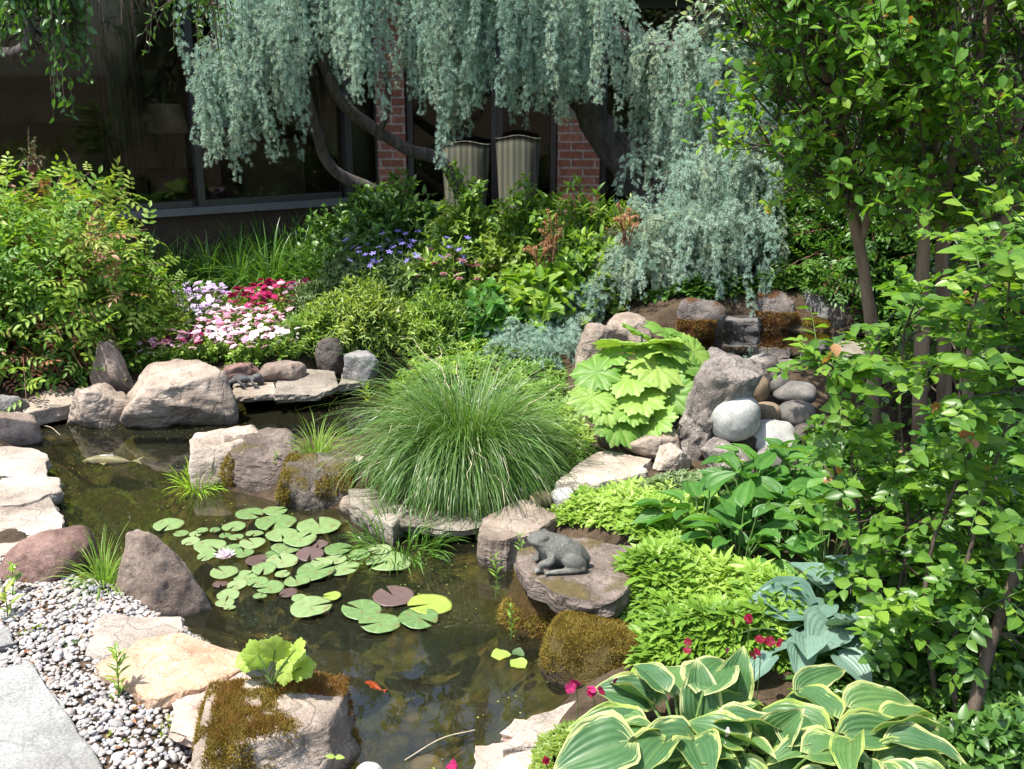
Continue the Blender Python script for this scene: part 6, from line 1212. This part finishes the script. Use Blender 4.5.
for j, (n_, el_, s_) in enumerate([(8, .25, .055), (8, .7, .05), (6, 1.1, .042)]):
    mb = MB(); a_ = np.arange(n_)*2*math.pi/n_+j*.4; inst(mb, leaf_T('lance', .42, 5, 3, .35, -.25), np.tile([wf[0], wf[1], .014], (n_, 1)), np.column_stack([np.cos(a_)*math.cos(el_), np.sin(a_)*math.cos(el_), np.full(n_, math.sin(el_))]), np.column_stack([-np.cos(a_)*math.sin(el_), -np.sin(a_)*math.sin(el_), np.full(n_, math.cos(el_))]), s_); mb.build('petals', M['petal_w'], wl)
mb = MB(); inst(mb, TUFT, np.array([[wf[0], wf[1], .022]]), np.array([[0, 0, 1.]]), np.array([[1., 0, 0]]), .018); mb.build('stamens', M['f_yel'], wl)
# floating leaves right, sunk weed, straws, petals
for px, py, s, m, lb in [(491, 656, .075, 'lily_y', 'yellow-green floating leaf left before the dripping bank'), (513, 650, .055, 'grey_shrub', 'dull green floating leaf behind the yellow ones'), (525, 668, .08, 'lily_y', 'yellow floating leaf beside the domed moss boulder'), (540, 658, .05, 'lily_y', 'small yellow-green leaf touching the domed moss boulder'), (312, 566, .03, 'fore_red', 'orange leaf scrap between the lily pads')]:
    p = atz(px, py, .006); mb = MB(); inst(mb, leaf_T('ovate', .8, 6, 4, .1, .05, .06), p[None], rnd(1, 3)*[1, 1, 0], np.array([[0, -.2, 1.]]), s); tag(mb.build('floating_leaf', M[m], loc=p), lb, 'leaf', 'fallen leaves on the water')
for a, b, lb in [((405, 760), (475, 730), 'dry straw floating near the bottom edge of the pond'), ((60, 435), (40, 425), 'dry straw by the left edge rock')]:
    p, q = atz(*a, .004), atz(*b, .01); mb = MB(); tubes(mb, spline([p, (p+q)/2+[.0, .02, .008], q], 10)[None], .0022, 5); tag(mb.build('straw', M['drystem'], loc=p), lb, 'straw', 'dry straws')
# fish
def fish(px, py, L_, az, m, label, z=-.035):
    p = atz(px, py, z); t = np.linspace(0, 1, 16); r = L_*.11*np.sin(np.clip(t*1.08, 0, 1)*math.pi)**.7+.002; sp = np.column_stack([(t-.5)*L_, .05*L_*np.sin(t*5), np.zeros(16)]); ca, sa = math.cos(az), math.sin(az); rot = np.array([[ca, sa, 0], [-sa, ca, 0], [0, 0, 1]])
    th = thing('fish', label, 'fish', p); mb = MB(); tubes(mb, (sp@rot+p)[None], r[None], 12); mb.build('body', M[m], th)
    mb = MB(); tl = np.array([[.46, 0, 0], [.68, .10, .05], [.60, 0, .01], [.68, -.10, -.04]])*L_; mb.add(tl@rot+p, np.array([[0, 1, 2], [0, 2, 3]])); mb.build('tail', M[m], th)
    mb = MB(); fn = np.array([[-.15, .08, 0], [-.02, .2, -.01], [.0, .09, 0], [-.15, -.08, 0], [-.02, -.2, -.01], [.0, -.09, 0], [-.1, 0, .1], [.15, 0, .08], [.1, 0, .16]])*L_; mb.add(fn@rot+p, np.array([[0, 1, 2], [3, 5, 4], [6, 7, 8]])); mb.build('fins', M[m], th)
fish(374, 686, .085, -.6, 'fish', 'small orange-red fish swimming in the clear front of the pond')
fish(108, 461, .28, .05, 'fish_w', 'long pale fish gliding in the left channel', -.03)

# ------------------------------------------------------------------ frog and lizard statues
def blob(parts, voxel, name, m, parent=None, loc=None, sub=3):
    """ellipsoids and tapered tubes fused into one skin"""
    mb = MB(); V, Fc = ico(sub)
    for p in parts:
        if p[0] == 'e':
            _, c, r, rot = p; Q = V*np.array(r); a, b = rot; ca, sa, cb_, sb = math.cos(a), math.sin(a), math.cos(b), math.sin(b)
            Q = Q@np.array([[ca, 0, sa], [0, 1, 0], [-sa, 0, ca]]).T@np.array([[cb_, -sb, 0], [sb, cb_, 0], [0, 0, 1]]).T+np.array(c); mb.add(Q, Fc)
        elif p[0] == 'v':
            S_ = spline(p[1], 26); rr = np.interp(np.linspace(0, 1, 26), np.linspace(0, 1, len(p[2])), p[2])
            for q, r in zip(S_, rr): mb.add(V*r*np.array([1, p[3], 1])+q, Fc)
        else:
            _, pts, r0, r1 = p; S_ = spline(pts, 12); rr = np.linspace(r0, r1, 12)
            for q, r in zip(S_, rr): mb.add(ico(2)[0]*r+q, ico(2)[1])
    o = mb.build(name, m, parent, loc); md = o.modifiers.new('remesh', 'REMESH'); md.mode = 'VOXEL'; md.voxel_size = voxel; s_ = o.modifiers.new('s', 'SMOOTH'); s_.iterations = 2; s_.factor = .5
    dg_ = bpy.context.evaluated_depsgraph_get(); me = bpy.data.meshes.new_from_object(o.evaluated_get(dg_)); o.modifiers.clear(); me.materials.clear(); me.materials.append(m); o.data = me
    for pl_ in me.polygons: pl_.use_smooth = True
    return o
fc = atz(558, 566, .252); k = mpp(fc); U_ = 59*k      # the frog is about 62 px long, facing left
def fp(x, y, z): return (fc[0]+x*U_, fc[1]+y*U_, fc[2]+z*U_*.92)
pr = [('v', [fp(.42, 0, .15), fp(.24, 0, .23), fp(.04, 0, .33), fp(-.16, 0, .43), fp(-.32, 0, .53), fp(-.47, 0, .555)], np.array([.13, .235, .255, .22, .165, .06])*U_, 1.0), ('e', fp(-.33, 0, .52), (.19*U_, .19*U_, .10*U_), (.08, 0)), ('e', fp(-.12, 0, .22), (.17*U_, .18*U_, .18*U_), (.4, 0))]
for s in (-1, 1):
    pr += [('e', fp(-.24, s*.13, .615), (.075*U_, .055*U_, .065*U_), (0, 0)), ('t', [fp(-.10, s*.17, .36), fp(-.14, s*.25, .22), fp(-.28, s*.24, .16), fp(-.30, s*.22, .05)], .085*U_, .05*U_), ('t', [fp(-.30, s*.22, .04), fp(-.42, s*.22, .03)], .045*U_, .02*U_), ('t', [fp(-.30, s*.23, .04), fp(-.40, s*.30, .025)], .04*U_, .018*U_), ('t', [fp(-.30, s*.21, .04), fp(-.40, s*.14, .025)], .04*U_, .018*U_),
           ('e', fp(.26, s*.25, .20), (.22*U_, .10*U_, .15*U_), (.35, 0)), ('t', [fp(.40, s*.27, .10), fp(.22, s*.30, .07), fp(.0, s*.31, .05), fp(-.12, s*.30, .035)], .07*U_, .04*U_), ('t', [fp(-.08, s*.30, .035), fp(-.24, s*.34, .022)], .04*U_, .016*U_), ('t', [fp(-.08, s*.30, .035), fp(-.24, s*.27, .022)], .04*U_, .016*U_), ('t', [fp(-.35, s*.15, .52), fp(-.1, s*.19, .47), fp(.2, s*.17, .36), fp(.38, s*.10, .24)], .036*U_, .022*U_)]
o = blob(pr, .0042, 'frog_statue', M['frog'], loc=fc); tag(o, 'grey-green bronze frog statue sitting on the flat brown slab', 'statue')
lc = atz(246, 385, .125); k = mpp(lc); U_ = 30*k; fc = lc
pr = [('t', [fp(-.42, -.1, .16), fp(-.15, 0, .22), (fp(.2, .05, .22)), fp(.5, .1, .14)], .10*U_, .13*U_), ('e', fp(-.15, 0, .22), (.32*U_, .17*U_, .15*U_), (0, 0)), ('e', fp(.36, .05, .28), (.2*U_, .14*U_, .13*U_), (-.3, 0)), ('t', [fp(-.40, -.1, .16), fp(-.62, -.22, .10), fp(-.5, -.5, .03)], .08*U_, .03*U_)]
for s in (-1, 1): pr += [('t', [fp(-.2, s*.12, .2), fp(-.1, s*.35, .2), fp(.1, s*.4, .03)], .07*U_, .04*U_), ('t', [fp(.25, s*.1, .2), fp(.3, s*.3, .18), fp(.5, s*.36, .03)], .06*U_, .04*U_)]
o = blob(pr, .004, 'lizard_statue', M['frog_dk'], loc=lc); tag(o, 'small dark metal animal statue lying on the pale ledge', 'statue')
cover('fine_groundcover', 'fine green growth round the foot of the grass clump', [(380, 395), (420, 345), (480, 340), (560, 360), (580, 420), (600, 470), (575, 490), (520, 480), (400, 440)], 1500, PACHY, .045, 'shrub_md', .05, .05, 8)
cover('low_groundcover', 'thin bright groundcover creeping behind the frog slab', [(548, 528), (575, 505), (610, 492), (660, 490), (690, 500), (665, 548), (640, 534), (600, 528)], 900, PACHY, .055, 'pachy', .02, .05, 9)
cover('shaded_groundcover', 'dark leafy growth on the bank behind the upper pool', [(640, 305), (690, 292), (770, 285), (900, 282), (1010, 320), (1010, 360), (900, 352), (862, 335), (850, 300), (780, 290), (700, 302)], 2300, PACHY, .085, 'shrub_dk', .05, .08, 10)  # added over bare soil, its dark leaf colour stands in for canopy shade
cover('mixed_growth', 'bright mixed perennial growth filling the back bed under the chairs', [(395, 330), (520, 338), (600, 318), (645, 302), (640, 285), (560, 290), (400, 292)], 1500, whorl(5, OVATE, .3), .05, 'shrub_md', .16, .22, 12, .75)
cover('grey_growth', 'fine grey-green growth between the flowers of the back bed', [(300, 322), (380, 330), (470, 332), (470, 300), (340, 292)], 2200, whorl(6, LANCE, .8), .045, 'grey_shrub', .16, .18, 13, .6)
# duckweed and litter
g = np.random.default_rng(31); n = 3000; p = POND.min(0)+(POND.max(0)-POND.min(0))*g.random((n, 2)); sdd = sdist(p); k = (sdd < -.01) & ((vn(np.column_stack([p*3.1, p[:, :1]*0]))+.9*np.exp(sdd*9)) > .34); p = p[k][:520]; n = len(p)
mb = MB(); inst(mb, leaf_T('ovate', .8, 2, 2, .1, 0), np.column_stack([p, np.full(n, .0025)]), g.normal(size=(n, 3))*[1, 1, 0], np.tile([0, 0, 1.], (n, 1)), .004+.006*g.random(n)); tag(mb.build('duckweed', M['lily_y']), 'scattered specks of duckweed and pollen on the pond', 'pond scum', kind='stuff')
p = gpoly.min(0)+(gpoly.max(0)-gpoly.min(0))*g.random((700, 2)); p = p[(sdist(p, gpoly) < 0) & (sdist(p) > .05)][:230]; n = len(p)
mb = MB(); inst(mb, leaf_T('ovate', .5, 3, 2, .3, .3), np.column_stack([p, gz(p[:, 0], p[:, 1])+.018]), g.normal(size=(n, 3))*[1, 1, .2], g.normal(size=(n, 3))*.4+[0, 0, 1.], .010+.016*g.random(n)); tag(mb.build('leaf_litter', M['fore_red']), 'dry brown leaf scraps scattered over the gravel', 'leaf litter', kind='stuff')
